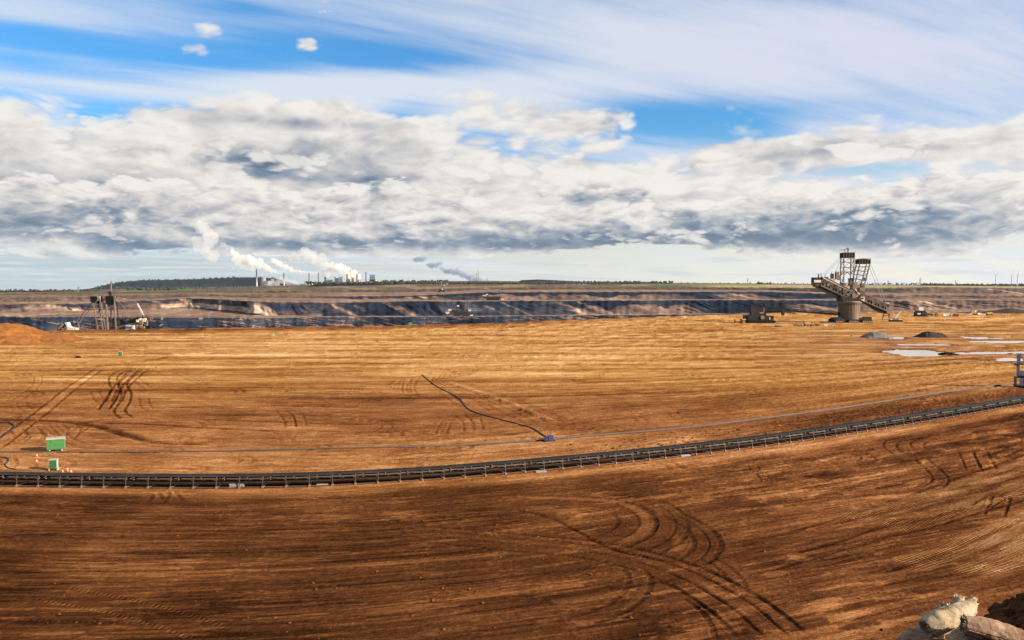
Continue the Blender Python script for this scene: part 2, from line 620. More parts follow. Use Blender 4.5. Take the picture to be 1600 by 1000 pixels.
def curve_coords(X, Y, P):
    """(along, across) of points relative to polyline P; across is positive on its left."""
    P = np.asarray(P, float)
    best = np.full(X.shape, 1e18)
    al = np.zeros(X.shape)
    ac = np.zeros(X.shape)
    L = 0.0
    for i in range(len(P) - 1):
        a, b = P[i], P[i + 1]
        d = b - a
        l = np.hypot(*d)
        d = d / l
        rx, ry = X - a[0], Y - a[1]
        tt = rx * d[0] + ry * d[1]
        lo = -1e9 if i == 0 else 0.0
        hi = 1e9 if i == len(P) - 2 else l
        tc = np.clip(tt, lo, hi)
        ex, ey = rx - tc * d[0], ry - tc * d[1]
        q = ex * ex + ey * ey
        k = q < best
        best = np.where(k, q, best)
        al = np.where(k, L + tc, al)
        ac = np.where(k, np.sign(d[0] * ry - d[1] * rx) * np.sqrt(q), ac)
        L += l
    return al, ac


# ---------------------------------------------------------------- the cut floor of the pit
EDGE_PX = [(-300, 522), (0, 519), (100, 515.5), (230, 514), (400, 511.5), (600, 509), (700, 506.5), (780, 504), (850, 501), (1000, 496), (1100, 492), (1200, 489.5), (1300, 488.5), (1400, 488), (1480, 488.5), (1600, 487.5), (1900, 487)]
_eu = np.array([(p[0] - 800) / F for p in EDGE_PX])
_eD = np.array([F * CAM_H / (p[1] - HZ) for p in EDGE_PX])


def edge_depth(u):
    return np.interp(u, _eu, _eD)


NC, NR = 1180, 440
D0 = 57.0
UMAX = 0.73
uu = np.linspace(-UMAX, UMAX, NC)
De = edge_depth(uu) + 6 * perlin(uu * 60, uu * 0 + 3.3)
vv = np.linspace(0, 1, NR)[:, None]
GD = 1.0 / (1.0 / D0 + vv * (1.0 / De[None, :] - 1.0 / D0))
GX = uu[None, :] * GD
GY = GD

along, across = curve_coords(GX, GY, resample(BELT, 7.0))
wfar = sstep(across, 15, 130)
ST = along * (1 - wfar) + (GX + 300) * wfar
SS = across * (1 - wfar) + (GY - 145) * wfar
SS = SS + 2.5 * fbm(GX / 90, GY / 90, 3, 5)

near = 1 - sstep(GD, 90, 260)
H = 0.30 * fbm(GX / 70, GY / 70, 3, 1)
s1 = fbm(ST / 26, SS / 2.2, 4, 2)
s2 = fbm(ST / 9, SS / 0.75, 3, 3)
s3 = fbm(ST / 70, SS / 8.0, 4, 4)
H += 0.06 * s1 * (0.4 + near) + 0.05 * s2 * near + 0.28 * s3 * sstep(GD, 150, 400)
# shallow terraces left by the cutting wheel, mostly in the foreground
H += 0.05 * near * (np.mod(SS / 7.3 + 0.25 * fbm(ST / 40, SS / 40, 2, 9), 1.0) - 0.5)
dark = np.zeros_like(H)
pale = np.zeros_like(H)
tread = np.zeros_like(H)
tread_t = np.zeros_like(H)
smear = np.zeros_like(H)


def px_poly(pts, n=8):
    return catmull(np.array([at(*p) for p in pts]), n)


def rut(pts, w, depth=0.12, dk=0.3, pl=0.0, tr=0.0, lip=0.4, world=False, flat=False, shift=0.0):
    """Press a wheel or crawler mark of width w into the soil along a line."""
    P = np.asarray(pts) if world else px_poly(pts)
    P = resample(P, max(1.0, min(w, 4.0)))
    if shift:
        d = np.gradient(P, axis=0)
        d /= np.linalg.norm(d, axis=1)[:, None] + 1e-9
        P = P + np.stack([-d[:, 1], d[:, 0]], 1) * shift
    m = w * 1.6 + 1.0
    k = (GX > P[:, 0].min() - m) & (GX < P[:, 0].max() + m) & (GY > P[:, 1].min() - m) & (GY < P[:, 1].max() + m)
    if not k.any():
        return
    x, y = GX[k], GY[k]
    L = np.r_[0, np.cumsum(np.linalg.norm(np.diff(P, axis=0), axis=1))]
    a, c = curve_coords(x, y, P)
    endf = sstep(a, -0.2 * w, 0.8 * w + L[-1] * 0.06) * (1 - sstep(a, L[-1] * 0.94 - 0.8 * w, L[-1] + 0.2 * w))
    wob = 1 + 0.35 * fbm(x / 3.0, y / 3.0, 2, 21)
    q = np.abs(c) / (w / 2 * wob)
    core = np.exp(-q ** 4) * endf
    rim = np.exp(-((q - 1.35) / 0.35) ** 2) * endf
    br = 0.65 + 0.5 * fbm(a / 5.0, c / 2.0, 2, 22)
    if flat:
        H[k] = H[k] * (1 - 0.8 * core)
        smear[k] = np.maximum(smear[k], core)
    H[k] += (-depth * core + lip * depth * rim) * br
    dark[k] = np.maximum(dark[k], dk * core * br)
    pale[k] = np.maximum(pale[k], np.maximum(pl * core, 0.25 * lip * rim * (dk > 0)) * br)
    if tr:
        t = np.exp(-q ** 10) * endf * tr * np.clip(br + 0.3, 0, 1)
        b = t > tread[k]
        tread_t[k] = np.where(b, a + 0.9 * c * 0.25, tread_t[k])
        tread[k] = np.maximum(tread[k], t)


def pair(pts, gauge, w, **kw):
    rut(pts, w, shift=gauge / 2, **kw)
    rut(pts, w, shift=-gauge / 2, **kw)


# foreground: broad curved sweep of the crawlers
T1 = [(640, 836), (720, 842), (800, 850), (900, 859), (980, 873), (1060, 898), (1120, 928), (1170, 962), (1222, 1010)]
rut(T1, 7.0, 0.12, 0.08, lip=0.5, flat=True)
for sh, w_, dk_ in ((3.3, 0.6, 0.42), (-3.4, 0.7, 0.40), (1.5, 0.4, 0.16), (-0.9, 0.5, 0.20)):
    rut(T1, w_, 0.16, dk_, shift=sh)
rut(T1, 1.1, 0.0, 0.0, pl=0.4, shift=0.3)
rut(T1, 0.7, 0.0, 0.0, pl=0.5, shift=2.4)
A1 = [(800, 783), (880, 784), (950, 788), (985, 801), (998, 819), (985, 837), (950, 853)]
rut(A1, 5.6, 0.06, 0.08, flat=True)
for sh, w_ in ((-2.6, 0.7), (0.2, 0.5), (2.5, 0.8)):
    rut(A1, w_, 0.08, 0.36, shift=sh)
rut(A1, 1.6, 0.0, 0, pl=0.85, shift=1.2)
A2 = [(880, 781), (960, 781), (1010, 786), (1040, 800), (1054, 822), (1042, 845), (1003, 866)]
rut(A2, 4.6, 0.08, 0.08, flat=True)
for sh, w_ in ((-2.2, 0.8), (0.4, 0.5), (2.1, 0.7)):
    rut(A2, w_, 0.10, 0.38, shift=sh)
A3 = [(1048, 803), (1088, 825), (1109, 850), (1100, 872), (1076, 887)]
rut(A3, 3.4, 0.08, 0.08, flat=True)
for sh, w_ in ((-1.6, 0.7), (0.2, 0.4), (1.6, 0.8)):
    rut(A3, w_, 0.10, 0.38, shift=sh)
rut([(1050, 838), (1066, 850), (1062, 862), (1052, 870)], 1.6, 0.0, 0, pl=0.9)
A4 = [(1092, 874), (1122, 890), (1140, 908), (1150, 925)]
rut(A4, 0.6, 0.10, 0.4); rut(A4, 0.5, 0.08, 0.3, shift=1.5)
rut([(800, 798), (860, 812), (925, 846), (975, 866), (1075, 886)], 0.7, 0.14, 0.6)
A5 = [(985, 888), (1003, 905), (1000, 928), (975, 952), (930, 972), (870, 990)]
for sh in (-1.3, 1.1):
    rut(A5, 0.7, 0.08, 0.34, shift=sh)
rut(A5, 0.8, 0, 0, pl=0.5, shift=0.5)
rut([(1070, 938), (1100, 962), (1116, 985), (1122, 1006)], 0.7, 0.12, 0.42)
rut([(1150, 985), (1175, 1005)], 1.4, 0.06, 0.25)
pair([(60, 932), (150, 948), (230, 968), (290, 987), (330, 1004)], 3.4, 0.62, depth=0.05, dk=0.0, pl=0.22, tr=0.38)
rut([(0, 975), (80, 978), (230, 984)], 0.4, 0.05, 0.0, pl=0.15, tr=0.25)
# treaded strips at the lower right
for a, b, g in (((1300, 817), (1640, 712), 0.0), ((1326, 823), (1640, 727), 0.0), ((1372, 831), (1640, 743), 0.0), ((1392, 839), (1640, 756), 0.0),
                ((1400, 892), (1640, 794), 0.25), ((1424, 901), (1640, 809), 0.25), ((1496, 905), (1640, 832), 0.3), ((1536, 906), (1640, 858), 0.3)):
    mx, my = (a[0] + b[0]) / 2, (a[1] + b[1]) / 2 + 5
    rut([a, (mx, my), b], 2.4, 0.04, 0.0, pl=0.56 + g, tr=1.0, lip=0.9, flat=True)
for a, b in (((1290, 826), (1640, 735)), ((1340, 838), (1640, 764)), ((1180, 905), (1640, 762)), ((1250, 880), (1640, 775)), ((1240, 872), (1420, 812)), ((1380, 905), (1640, 800)), ((1220, 842), (1640, 700))):
    rut([a, ((a[0] + b[0]) / 2, (a[1] + b[1]) / 2 + 4), b], 0.8, 0.12, 0.45)
# right, below the belt
for pts in ([(1440, 683), (1402, 690), (1394, 698), (1402, 706), (1418, 714)], [(1466, 684), (1440, 692), (1438, 700), (1452, 708)],
            [(1440, 716), (1462, 735), (1474, 748), (1468, 760), (1440, 768), (1390, 772)], [(1512, 706), (1520, 722), (1528, 738)], [(1536, 706), (1544, 722), (1552, 736)],
            [(1600, 676), (1612, 690), (1590, 702), (1560, 716)], [(1340, 708), (1360, 716), (1352, 724)], [(1535, 798), (1570, 776), (1560, 812)], [(1240, 725), (1300, 722), (1345, 716)]):
    pair(pts, 2.4, 0.55, depth=0.14, dk=0.55, pl=0.2)
rut([(1180, 752), (1330, 738), (1450, 708), (1620, 672)], 5.0, 0.08, 0.5, flat=True)
rut([(1150, 770), (1300, 742), (1420, 722), (1640, 690)], 1.0, 0.12, 0.5)
for q in ((1165, 727), (1178, 739), (1183, 745)):
    pair([(q[0], q[1]), (q[0] + 14, q[1] + 1), (q[0] + 18, q[1] + 9)], 1.6, 0.35, depth=0.12, dk=0.5)
# left, above the belt
rut([(-60, 655), (0, 656), (70, 658), (140, 666), (200, 684), (245, 693), (330, 696)], 2.6, 0.25, 0.9, flat=True)
rut([(100, 660), (220, 664), (330, 671), (460, 676)], 2.0, 0.2, 0.75)
pair([(156, 574), (112, 604), (84, 626), (50, 652), (10, 682), (-30, 710)], 3.2, 0.9, depth=0.28, dk=0.7, pl=0.4)
rut([(150, 579), (108, 606), (78, 630), (52, 650)], 2.0, 0.0, 0.0, pl=0.6, shift=0.3)
rut([(40, 664), (0, 690)], 2.5, 0.0, 0.0, pl=0.6)
for pts in ([(200, 575), (176, 587), (175, 600), (178, 608), (171, 624), (155, 643)], [(206, 584), (189, 599), (194, 614), (192, 628), (183, 643), (198, 657)],
            [(232, 576), (204, 582), (182, 604), (166, 628), (158, 642)], [(250, 577), (222, 580), (192, 604), (178, 630)]):
    pair(pts, 2.6, 0.8, depth=0.26, dk=0.85)
for pts in ([(56, 588), (55, 600), (40, 614), (20, 628)], [(208, 586), (212, 594), (228, 606)], [(145, 612), (150, 622), (160, 632)], [(30, 628), (32, 636), (44, 644)], [(222, 622), (224, 634), (236, 644)],
            [(270, 578), (295, 592), (318, 600)], [(60, 664), (81, 684), (100, 690)], [(70, 665), (97, 686), (119, 696), (146, 702)], [(104, 664), (112, 672), (102, 688)], [(128, 668), (104, 684), (96, 690)],
            [(20, 672), (26, 684), (8, 692)], [(44, 674), (52, 684), (40, 692)], [(66, 672), (76, 684), (70, 690)], [(4, 718), (8, 728), (2, 735)], [(40, 722), (62, 726), (56, 736)], [(455, 642), (464, 650), (468, 668)],
            [(435, 640), (448, 654), (452, 670)], [(548, 607), (560, 611), (545, 614)], [(436, 608), (452, 609), (450, 614)], [(600, 606), (615, 600), (622, 592)], [(636, 592), (634, 612), (652, 622)], [(650, 590), (640, 606), (648, 620)],
            [(716, 648), (730, 660), (732, 676)], [(696, 660), (688, 678)], [(742, 654), (746, 672)], [(1050, 643), (1056, 650), (1060, 654)], [(540, 655), (600, 662), (590, 676), (540, 684)], [(690, 610), (712, 628), (734, 640)],
            [(232, 770), (246, 776), (238, 788)], [(252, 770), (262, 780), (268, 788)]):
    pair(pts, 2.4, 0.7, depth=0.13, dk=0.46, pl=0.22)
for pts in ([(696, 596), (744, 613), (791, 629), (872, 663)],):
    rut(pts, 2.2, -0.55, 0.0, pl=0.75, lip=0.0)
    for sh in (-4, -7, 4.5):
        rut(pts, 0.8, 0.15, 0.4, shift=sh)
for k in range(9):
    rut([(672 + 7 * k, 596 - 1.0 * k), (678 + 9 * k, 589 - 1.6 * k)], 1.0, 0.2, 0.5)
# far: belts of bucket marks, long drive lines
for k in range(26):
    x0 = 690 + k * 17.5 + random.uniform(-5, 5)
    q0 = random.uniform(-0.8, 0.8)
    rut([(x0, 560.5 - 0.06 * k + q0), (x0 + random.uniform(5, 11), 554.5 - 0.06 * k + q0)], random.uniform(1.6, 3.2), -0.5 * random.uniform(0.2, 1.0), 0.0, pl=random.uniform(0.1, 0.5), lip=0)
for pts, w_, dk_ in (([(430, 566), (560, 568), (700, 571), (900, 571), (1200, 566), (1640, 560)], 4, 0.5), ([(0, 560), (200, 554), (420, 553)], 4, 0.4), ([(620, 556), (680, 553), (640, 560)], 5, 0.5),
                     ([(0, 586), (160, 572), (260, 556), (180, 545), (90, 542)], 6, 0.4), ([(400, 570), (660, 574), (720, 586)], 3, 0.4), ([(1000, 595), (1250, 588), (1600, 575)], 4, 0.35),
                     ([(900, 540), (1300, 536), (1640, 530)], 5, 0.4), ([(700, 531), (1000, 520), (1160, 513)], 5, 0.35), ([(350, 620), (640, 622), (900, 618), (1300, 604)], 3, 0.4), ([(860, 603), (940, 597), (1020, 596)], 4, 0.5)):
    rut(pts, w_, 0.3, dk_)
for pts, w_, dk_ in (([(1120, 520), (1300, 515), (1640, 508)], 6, 0.45), ([(1180, 500), (1400, 508), (1640, 503)], 7, 0.4), ([(1230, 548), (1380, 543), (1500, 541)], 5, 0.4), ([(1300, 577), (1460, 570), (1640, 566)], 4, 0.45),
                     ([(200, 640), (420, 634), (640, 640)], 3, 0.35), ([(300, 655), (560, 664), (800, 660)], 2.5, 0.4), ([(0, 535), (160, 531), (330, 536)], 7, 0.4), ([(260, 556), (420, 548), (600, 551)], 5, 0.35)):
    rut(pts, w_, 0.25, dk_)
# windrow of dark clods along the rim
rut([(560, 517), (700, 513), (860, 509), (1000, 505), (1160, 501.5), (1250, 500)], 5.0, -1.1, 0.85, lip=0)
_r = np.random.default_rng(5)
for i in range(70):                                   # odd turning marks all over
    px, py = _r.uniform(-80, 1680), _r.uniform(540, 735)
    s = 0.5 + (py - 540) / 150
    c = _r.uniform(-1, 1)
    pts = [(px, py), (px + 14 * s * _r.uniform(0.3, 2), py + 3.0 * s), (px + 22 * s * c, py + 8 * s)]
    pair(pts, 2.4, 0.6 + 0.003 * at(px, py)[1], depth=0.12, dk=_r.uniform(0.2, 0.45))

# soil: how dark or sandy it is, darker on the near side of the belt
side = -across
nearside_dark = sstep(side + 2.0 * fbm(ST / 40, SS / 6, 3, 31), 2.0, 9.0) * (0.80 + 0.14 * fbm(ST / 24, SS / 6, 4, 32))
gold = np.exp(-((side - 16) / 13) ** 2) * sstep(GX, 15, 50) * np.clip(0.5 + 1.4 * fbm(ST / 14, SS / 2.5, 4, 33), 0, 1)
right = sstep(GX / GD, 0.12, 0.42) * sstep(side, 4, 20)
nearside_dark = nearside_dark - 0.45 * gold - right * (0.10 + 0.55 * np.clip(fbm(ST / 10, SS / 2.0, 4, 34) + 0.1, 0, 1))
road = np.exp(-((side - 6.0) / 2.4) ** 4) * sstep(GX, -45, 30)
pale = np.maximum(pale, 0.85 * road * (0.8 + 0.5 * fbm(ST / 8, SS / 1.5, 3, 35)))
H = H * (1 - 0.6 * road)
rub = np.exp(-((across - 12) / 8.0) ** 2) * sstep(GX, 25, 90)
H += rub * 0.9 * np.abs(fbm(GX / 4, GY / 4, 4, 36)) 
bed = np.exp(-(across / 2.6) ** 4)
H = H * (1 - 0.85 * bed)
dark = np.maximum(dark, 0.85 * np.exp(-(across / 1.5) ** 4))  # belt shade and spilled coal, both darkened into the soil below
rust = np.exp(-(((De[None, :] - GD) / De[None, :] - 0.03) / 0.05) ** 2) * (1 - sstep(GX / GD, -0.05, 0.2))
# fine lines where blades and tracks have passed, drawn out along the cut
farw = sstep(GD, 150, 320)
for sc_, sd_, wd in ((2.6, 71, 0.055), (5.5, 72, 0.045), (12.0, 73, 0.04)):
    near_ok = 1.0 if sc_ > 4 else (1 - farw)
    p1 = perlin(ST / (sc_ * 22), SS / sc_, sd_) + 0.25 * perlin(ST / (sc_ * 6), SS / (sc_ * 0.6), sd_ + 10)
    m1 = np.clip(0.5 + 1.2 * perlin(ST / 60, SS / 25, sd_ + 20), 0, 1)
    dark = np.maximum(dark, (0.24 - 0.06 * farw) * np.exp(-(p1 / wd / (1 + 1.5 * farw)) ** 2) * m1 * near_ok * (1 - 0.9 * smear))
    p2 = perlin(ST / (sc_ * 15), SS / sc_, sd_ + 30) + 0.25 * perlin(ST / (sc_ * 5), SS / (sc_ * 0.6), sd_ + 40)
    m2 = np.clip(0.2 + 1.4 * perlin(ST / 50, SS / 18, sd_ + 50), 0, 1)
    l2 = np.exp(-(p2 / wd / 0.8 / (1 + 1.5 * farw)) ** 2) * m2 * near_ok
    pale = np.maximum(pale, (0.5 - 0.3 * farw) * l2 * (1 - 0.9 * smear))
    H -= 0.05 * np.exp(-(p1 / wd) ** 2) * m1 * near_ok
wetz0 = sstep(GX, 60, 150) * sstep(GD, 300, 370) * (1 - sstep(GD, 600, 760))
cr = fbm(ST / 7, SS / 1.9, 5, 77) + 0.5 * fbm(GX / 30, GY / 30, 2, 76)
crz = sstep(GX / GD, -0.02, 0.12) * sstep(across, -12, -18) * (1 - farw)
pale = np.maximum(pale, (0.75 * crz + 0.30 * (1 - crz) * (1 - farw)) * sstep(cr, 0.20, 0.28))
blot = fbm(ST / 120, SS / 14, 5, 78)
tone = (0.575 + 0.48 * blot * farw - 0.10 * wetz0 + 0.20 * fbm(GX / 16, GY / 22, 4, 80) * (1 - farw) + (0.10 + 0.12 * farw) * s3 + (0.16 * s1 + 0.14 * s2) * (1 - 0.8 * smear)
        - 0.46 * np.clip(nearside_dark, 0, 1.1) - 0.55 * dark + 0.30 * pale - 0.22 * rub - 0.30 * rust
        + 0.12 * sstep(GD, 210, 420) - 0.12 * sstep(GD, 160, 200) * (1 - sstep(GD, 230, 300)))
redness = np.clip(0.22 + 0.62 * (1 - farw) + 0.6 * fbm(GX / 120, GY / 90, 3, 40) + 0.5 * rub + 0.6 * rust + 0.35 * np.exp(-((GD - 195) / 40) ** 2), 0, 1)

# ---- hollows that hold water
PUDDLES = [
    [(1382, 549), (1404, 546.2), (1447, 547), (1463, 550.5), (1490, 552.6), (1470, 555.6), (1444, 556.6), (1420, 556.8), (1398, 552.5)],
    [(1476, 554.2), (1484, 551.8), (1530, 550.6), (1640, 548), (1640, 551), (1560, 552.5)],
    [(1390, 538.4), (1418, 537.6), (1447, 538.0), (1484, 538.8), (1478, 539.8), (1420, 540)],
    [(1482, 526.2), (1520, 526), (1566, 528.4), (1520, 529.2)],
    [(1506, 534), (1545, 532.2), (1640, 531.6), (1640, 534.2), (1560, 535.6)],
    [(1536, 562.6), (1570, 560.2), (1640, 559), (1640, 561.6), (1572, 564)],
    [(1383, 527.4), (1412, 527), (1411, 529), (1390, 529.4)],
]


def poly_sd(X, Y, P):
    n = len(P)
    d = np.full(X.shape, 1e18)
    ins = np.zeros(X.shape, bool)
    for i in range(n):
        a, b = P[i], P[(i + 1) % n]
        e = b - a
        wx, wy = X - a[0], Y - a[1]
        t = np.clip((wx * e[0] + wy * e[1]) / (e @ e), 0, 1)
        d = np.minimum(d, (wx - e[0] * t) ** 2 + (wy - e[1] * t) ** 2)
        c = ((a[1] <= Y) & (b[1] > Y)) | ((b[1] <= Y) & (a[1] > Y))
        with np.errstate(divide='ignore', invalid='ignore'):
            xi = a[0] + (Y - a[1]) / (b[1] - a[1]) * e[0]
        ins ^= c & (X < xi)
    return np.where(ins, -1, 1) * np.sqrt(d)


wetzone = sstep(GX, 110, 170) * sstep(GD, 330, 370) * (1 - sstep(GD, 560, 640))
H = H * (1 - 0.8 * wetzone) + 0.06 * wetzone
puddle_polys = []
for pp in PUDDLES:
    P = np.array([at(*p) for p in pp])
    puddle_polys.append(P)
    k = (GX > P[:, 0].min() - 20) & (GX < P[:, 0].max() + 20) & (GY > P[:, 1].min() - 25) & (GY < P[:, 1].max() + 25)
    sd = poly_sd(GX[k], GY[k], P) + 5.0 * fbm(GX[k] / 9, GY[k] / 16, 4, 50)
    m = 1 - sstep(sd, -1.5, 1.5)
    H[k] = H[k] * (1 - m) - 0.35 * m
    wet = 1 - sstep(sd, 1.0, 9.0)
    tone[k] = tone[k] - 0.22 * wet
shine = wetzone * np.clip(fbm(ST / 60, SS / 9, 3, 51) + 0.1, 0, 1)

# ---- outer rim falls away into the pit
skirt = [(5, -2.0), (13, -12.0), (22, -19.0), (60, -21.0), (105, -60.0), (160, -100.0), (240, -113.0)]
rows = [np.stack([GX, GY, H], -1)]
for dd, dz in skirt:
    D = De + dd + 6 * perlin(uu * 90, uu * 0 + dd * 0.1)
    rows.append(np.stack([uu * D, D, H[-1] + dz], -1)[None])
GP = np.concatenate(rows, 0)


def pad(a, v=None):
    e = np.repeat(a[-1:], len(skirt), 0) if v is None else np.full((len(skirt), NC), v)
    return np.concatenate([a, e], 0)


def ground_material():
    m = bpy.data.materials.new('soil')
    m.use_nodes = True
    N = NT(m.node_tree)
    b = m.node_tree.nodes['Principled BSDF']
    st = N.attr('streak', 'Vector')
    sx, sy, sz = N.sep(st)
    pos = N.node('ShaderNodeNewGeometry').outputs['Position']
    tn = N.attr('tone')
    f1 = N.noise(N.xyz(N.mul(sx, 0.26), N.mul(sy, 1.5), 0.0), 1.0, 8, 0.68)
    f2 = N.noise(N.xyz(N.mul(sx, 1.4), N.mul(sy, 4.0), 5.0), 1.0, 6, 0.66)
    f3 = N.noise(pos, 1.3, 9, 0.70)
    f4 = N.noise(N.xyz(N.mul(sx, 0.03), N.mul(sy, 0.40), 2.0), 1.0, 9, 0.64)
    v = N.add(tn, N.mul(N.sub(f1, 0.5), N.attr('streaky')))
    v = N.add(v, N.mul(N.sub(f2, 0.5), 0.50))
    v = N.add(v, N.mul(N.sub(f3, 0.5), 0.50))
    v = N.add(v, N.mul(N.sub(f4, 0.5), N.attr('bands')))
    # dried crusts: ragged pale flakes lying along the cut
    k1 = N.noise(N.xyz(N.mul(sx, 0.20), N.mul(sy, 1.3), 8.0), 1.0, 9, 0.72)
    k2 = N.noise(N.xyz(N.mul(sx, 0.02), N.mul(sy, 0.12), 4.0), 1.0, 3, 0.5)
    crust = N.step(N.add(k1, N.mul(N.sub(k2, 0.5), 0.5)), 0.575, 0.625)
    v = N.add(v, N.mul(crust, 0.15))
    k3 = N.noise(N.xyz(N.mul(sx, 0.12), N.mul(sy, 1.6), 18.0), 1.0, 9, 0.70)
    v = N.sub(v, N.mul(N.step(k3, 0.58, 0.64), 0.16))
    sh = N.attr('shine')
    trd = N.attr('tread', 'Vector')
    t_t, t_m, _ = N.sep(trd)
    wv = N.m('SINE', N.mul(t_t, 2 * math.pi / 0.62))
    wv = N.step(wv, -0.5, 0.6, -1.0, 1.0)
    v = N.add(v, N.mul(N.mul(wv, t_m), 0.30))
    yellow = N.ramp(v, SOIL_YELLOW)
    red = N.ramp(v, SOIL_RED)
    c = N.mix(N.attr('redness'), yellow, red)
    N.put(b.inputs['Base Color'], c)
    N.put(b.inputs['Roughness'], N.m('SUBTRACT', 0.92, N.mul(sh, 0.55)))
    N.put(b.inputs['Specular IOR Level'], N.m('MULTIPLY', sh, 0.3))
    bm = N.node('ShaderNodeBump')
    bm.inputs['Strength'].default_value = 0.9
    bm.inputs['Distance'].default_value = 1.0
    hgt = N.add(N.mul(f1, 0.20), N.add(N.mul(f2, 0.10), N.mul(f3, 0.30)))
    hgt = N.add(hgt, N.mul(N.mul(wv, t_m), 0.10))
    N.put(bm.inputs['Height'], hgt)
    N.links.new(bm.outputs[0], b.inputs['Normal'])
    return m


SOIL_YELLOW = [(0.0, (0.020, 0.008, 0.003)), (0.25, (0.078, 0.029, 0.008)), (0.5, (0.205, 0.088, 0.024)), (0.75, (0.37, 0.195, 0.062)), (1.0, (0.54, 0.36, 0.175))]
SOIL_RED = [(0.0, (0.020, 0.008, 0.0035)), (0.25, (0.076, 0.0275, 0.0105)), (0.5, (0.185, 0.073, 0.0255)), (0.75, (0.33, 0.158, 0.062)), (1.0, (0.50, 0.31, 0.165))]
MAT_SOIL = ground_material()
me = grid_mesh('ground', GP, MAT_SOIL)
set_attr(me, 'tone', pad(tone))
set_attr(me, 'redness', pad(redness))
_cm = np.clip(0.55 + 1.3 * fbm(GX / 26, GY / 45, 3, 79), 0, 1) * (1 - 0.6 * smear)
set_attr(me, 'bands', pad((0.28 + 0.34 * farw) * (0.5 + 0.9 * _cm)))
set_attr(me, 'streaky', pad(0.26 + 0.50 * _cm))
set_attr(me, 'shine', pad(shine))
set_attr(me, 'streak', np.stack([pad(ST), pad(SS), pad(SS) * 0], -1), 'FLOAT_VECTOR')
set_attr(me, 'tread', np.stack([pad(tread_t), pad(tread), pad(tread) * 0], -1), 'FLOAT_VECTOR')
tag(link('ground', me), kind='structure')


def gz(x, y):
    """Height of the ground at a point."""
    u = x / y
    c = (u + UMAX) / (2 * UMAX) * (NC - 1)
    c = min(max(c, 0), NC - 1.001)
    de = np.interp(u, uu, De)
    r = (1 / D0 - 1 / y) / (1 / D0 - 1 / de) * (NR - 1)
    r = min(max(r, 0), NR - 1.001)
    i, j = int(r), int(c)
    fr, fc = r - i, c - j
    return float((H[i, j] * (1 - fc) + H[i, j + 1] * fc) * (1 - fr) + (H[i + 1, j] * (1 - fc) + H[i + 1, j + 1] * fc) * fr)


def spot(px, py):
    x, y = at(px, py)
    return (x, y, gz(x, y))


# ---- standing water
MAT_WATER = material('water', (0.40, 0.33, 0.26), rough=0.18, spec=1.0)
for P in puddle_polys:
    c = P.mean(0)
    Q = resample(np.vstack([P, P[:1]]), 6.0)[:-1]
    d = np.roll(Q, -1, 0) - np.roll(Q, 1, 0)
    nrm = np.stack([d[:, 1], -d[:, 0]], 1) / (np.linalg.norm(d, axis=1)[:, None] + 1e-9)
    area = 0.5 * np.sum(P[:, 0] * np.roll(P[:, 1], -1) - np.roll(P[:, 0], -1) * P[:, 1])
    Q = Q + nrm * (4.0 if area > 0 else -4.0)
    bm = bmesh.new()
    bm.faces.new([bm.verts.new((q[0], q[1], -0.10)) for q in Q])
    bmesh.ops.triangulate(bm, faces=bm.faces[:])
    bmesh.ops.recalc_face_normals(bm, faces=bm.faces[:])
    bm.faces.ensure_lookup_table()
    bm.normal_update()
    if bm.faces[0].normal.z < 0:
        bmesh.ops.reverse_faces(bm, faces=bm.faces[:])
    wm = bpy.data.meshes.new('puddle')
    bm.to_mesh(wm)
    bm.free()
    wm.materials.append(MAT_WATER)
    tag(link('puddle', wm), kind='structure')


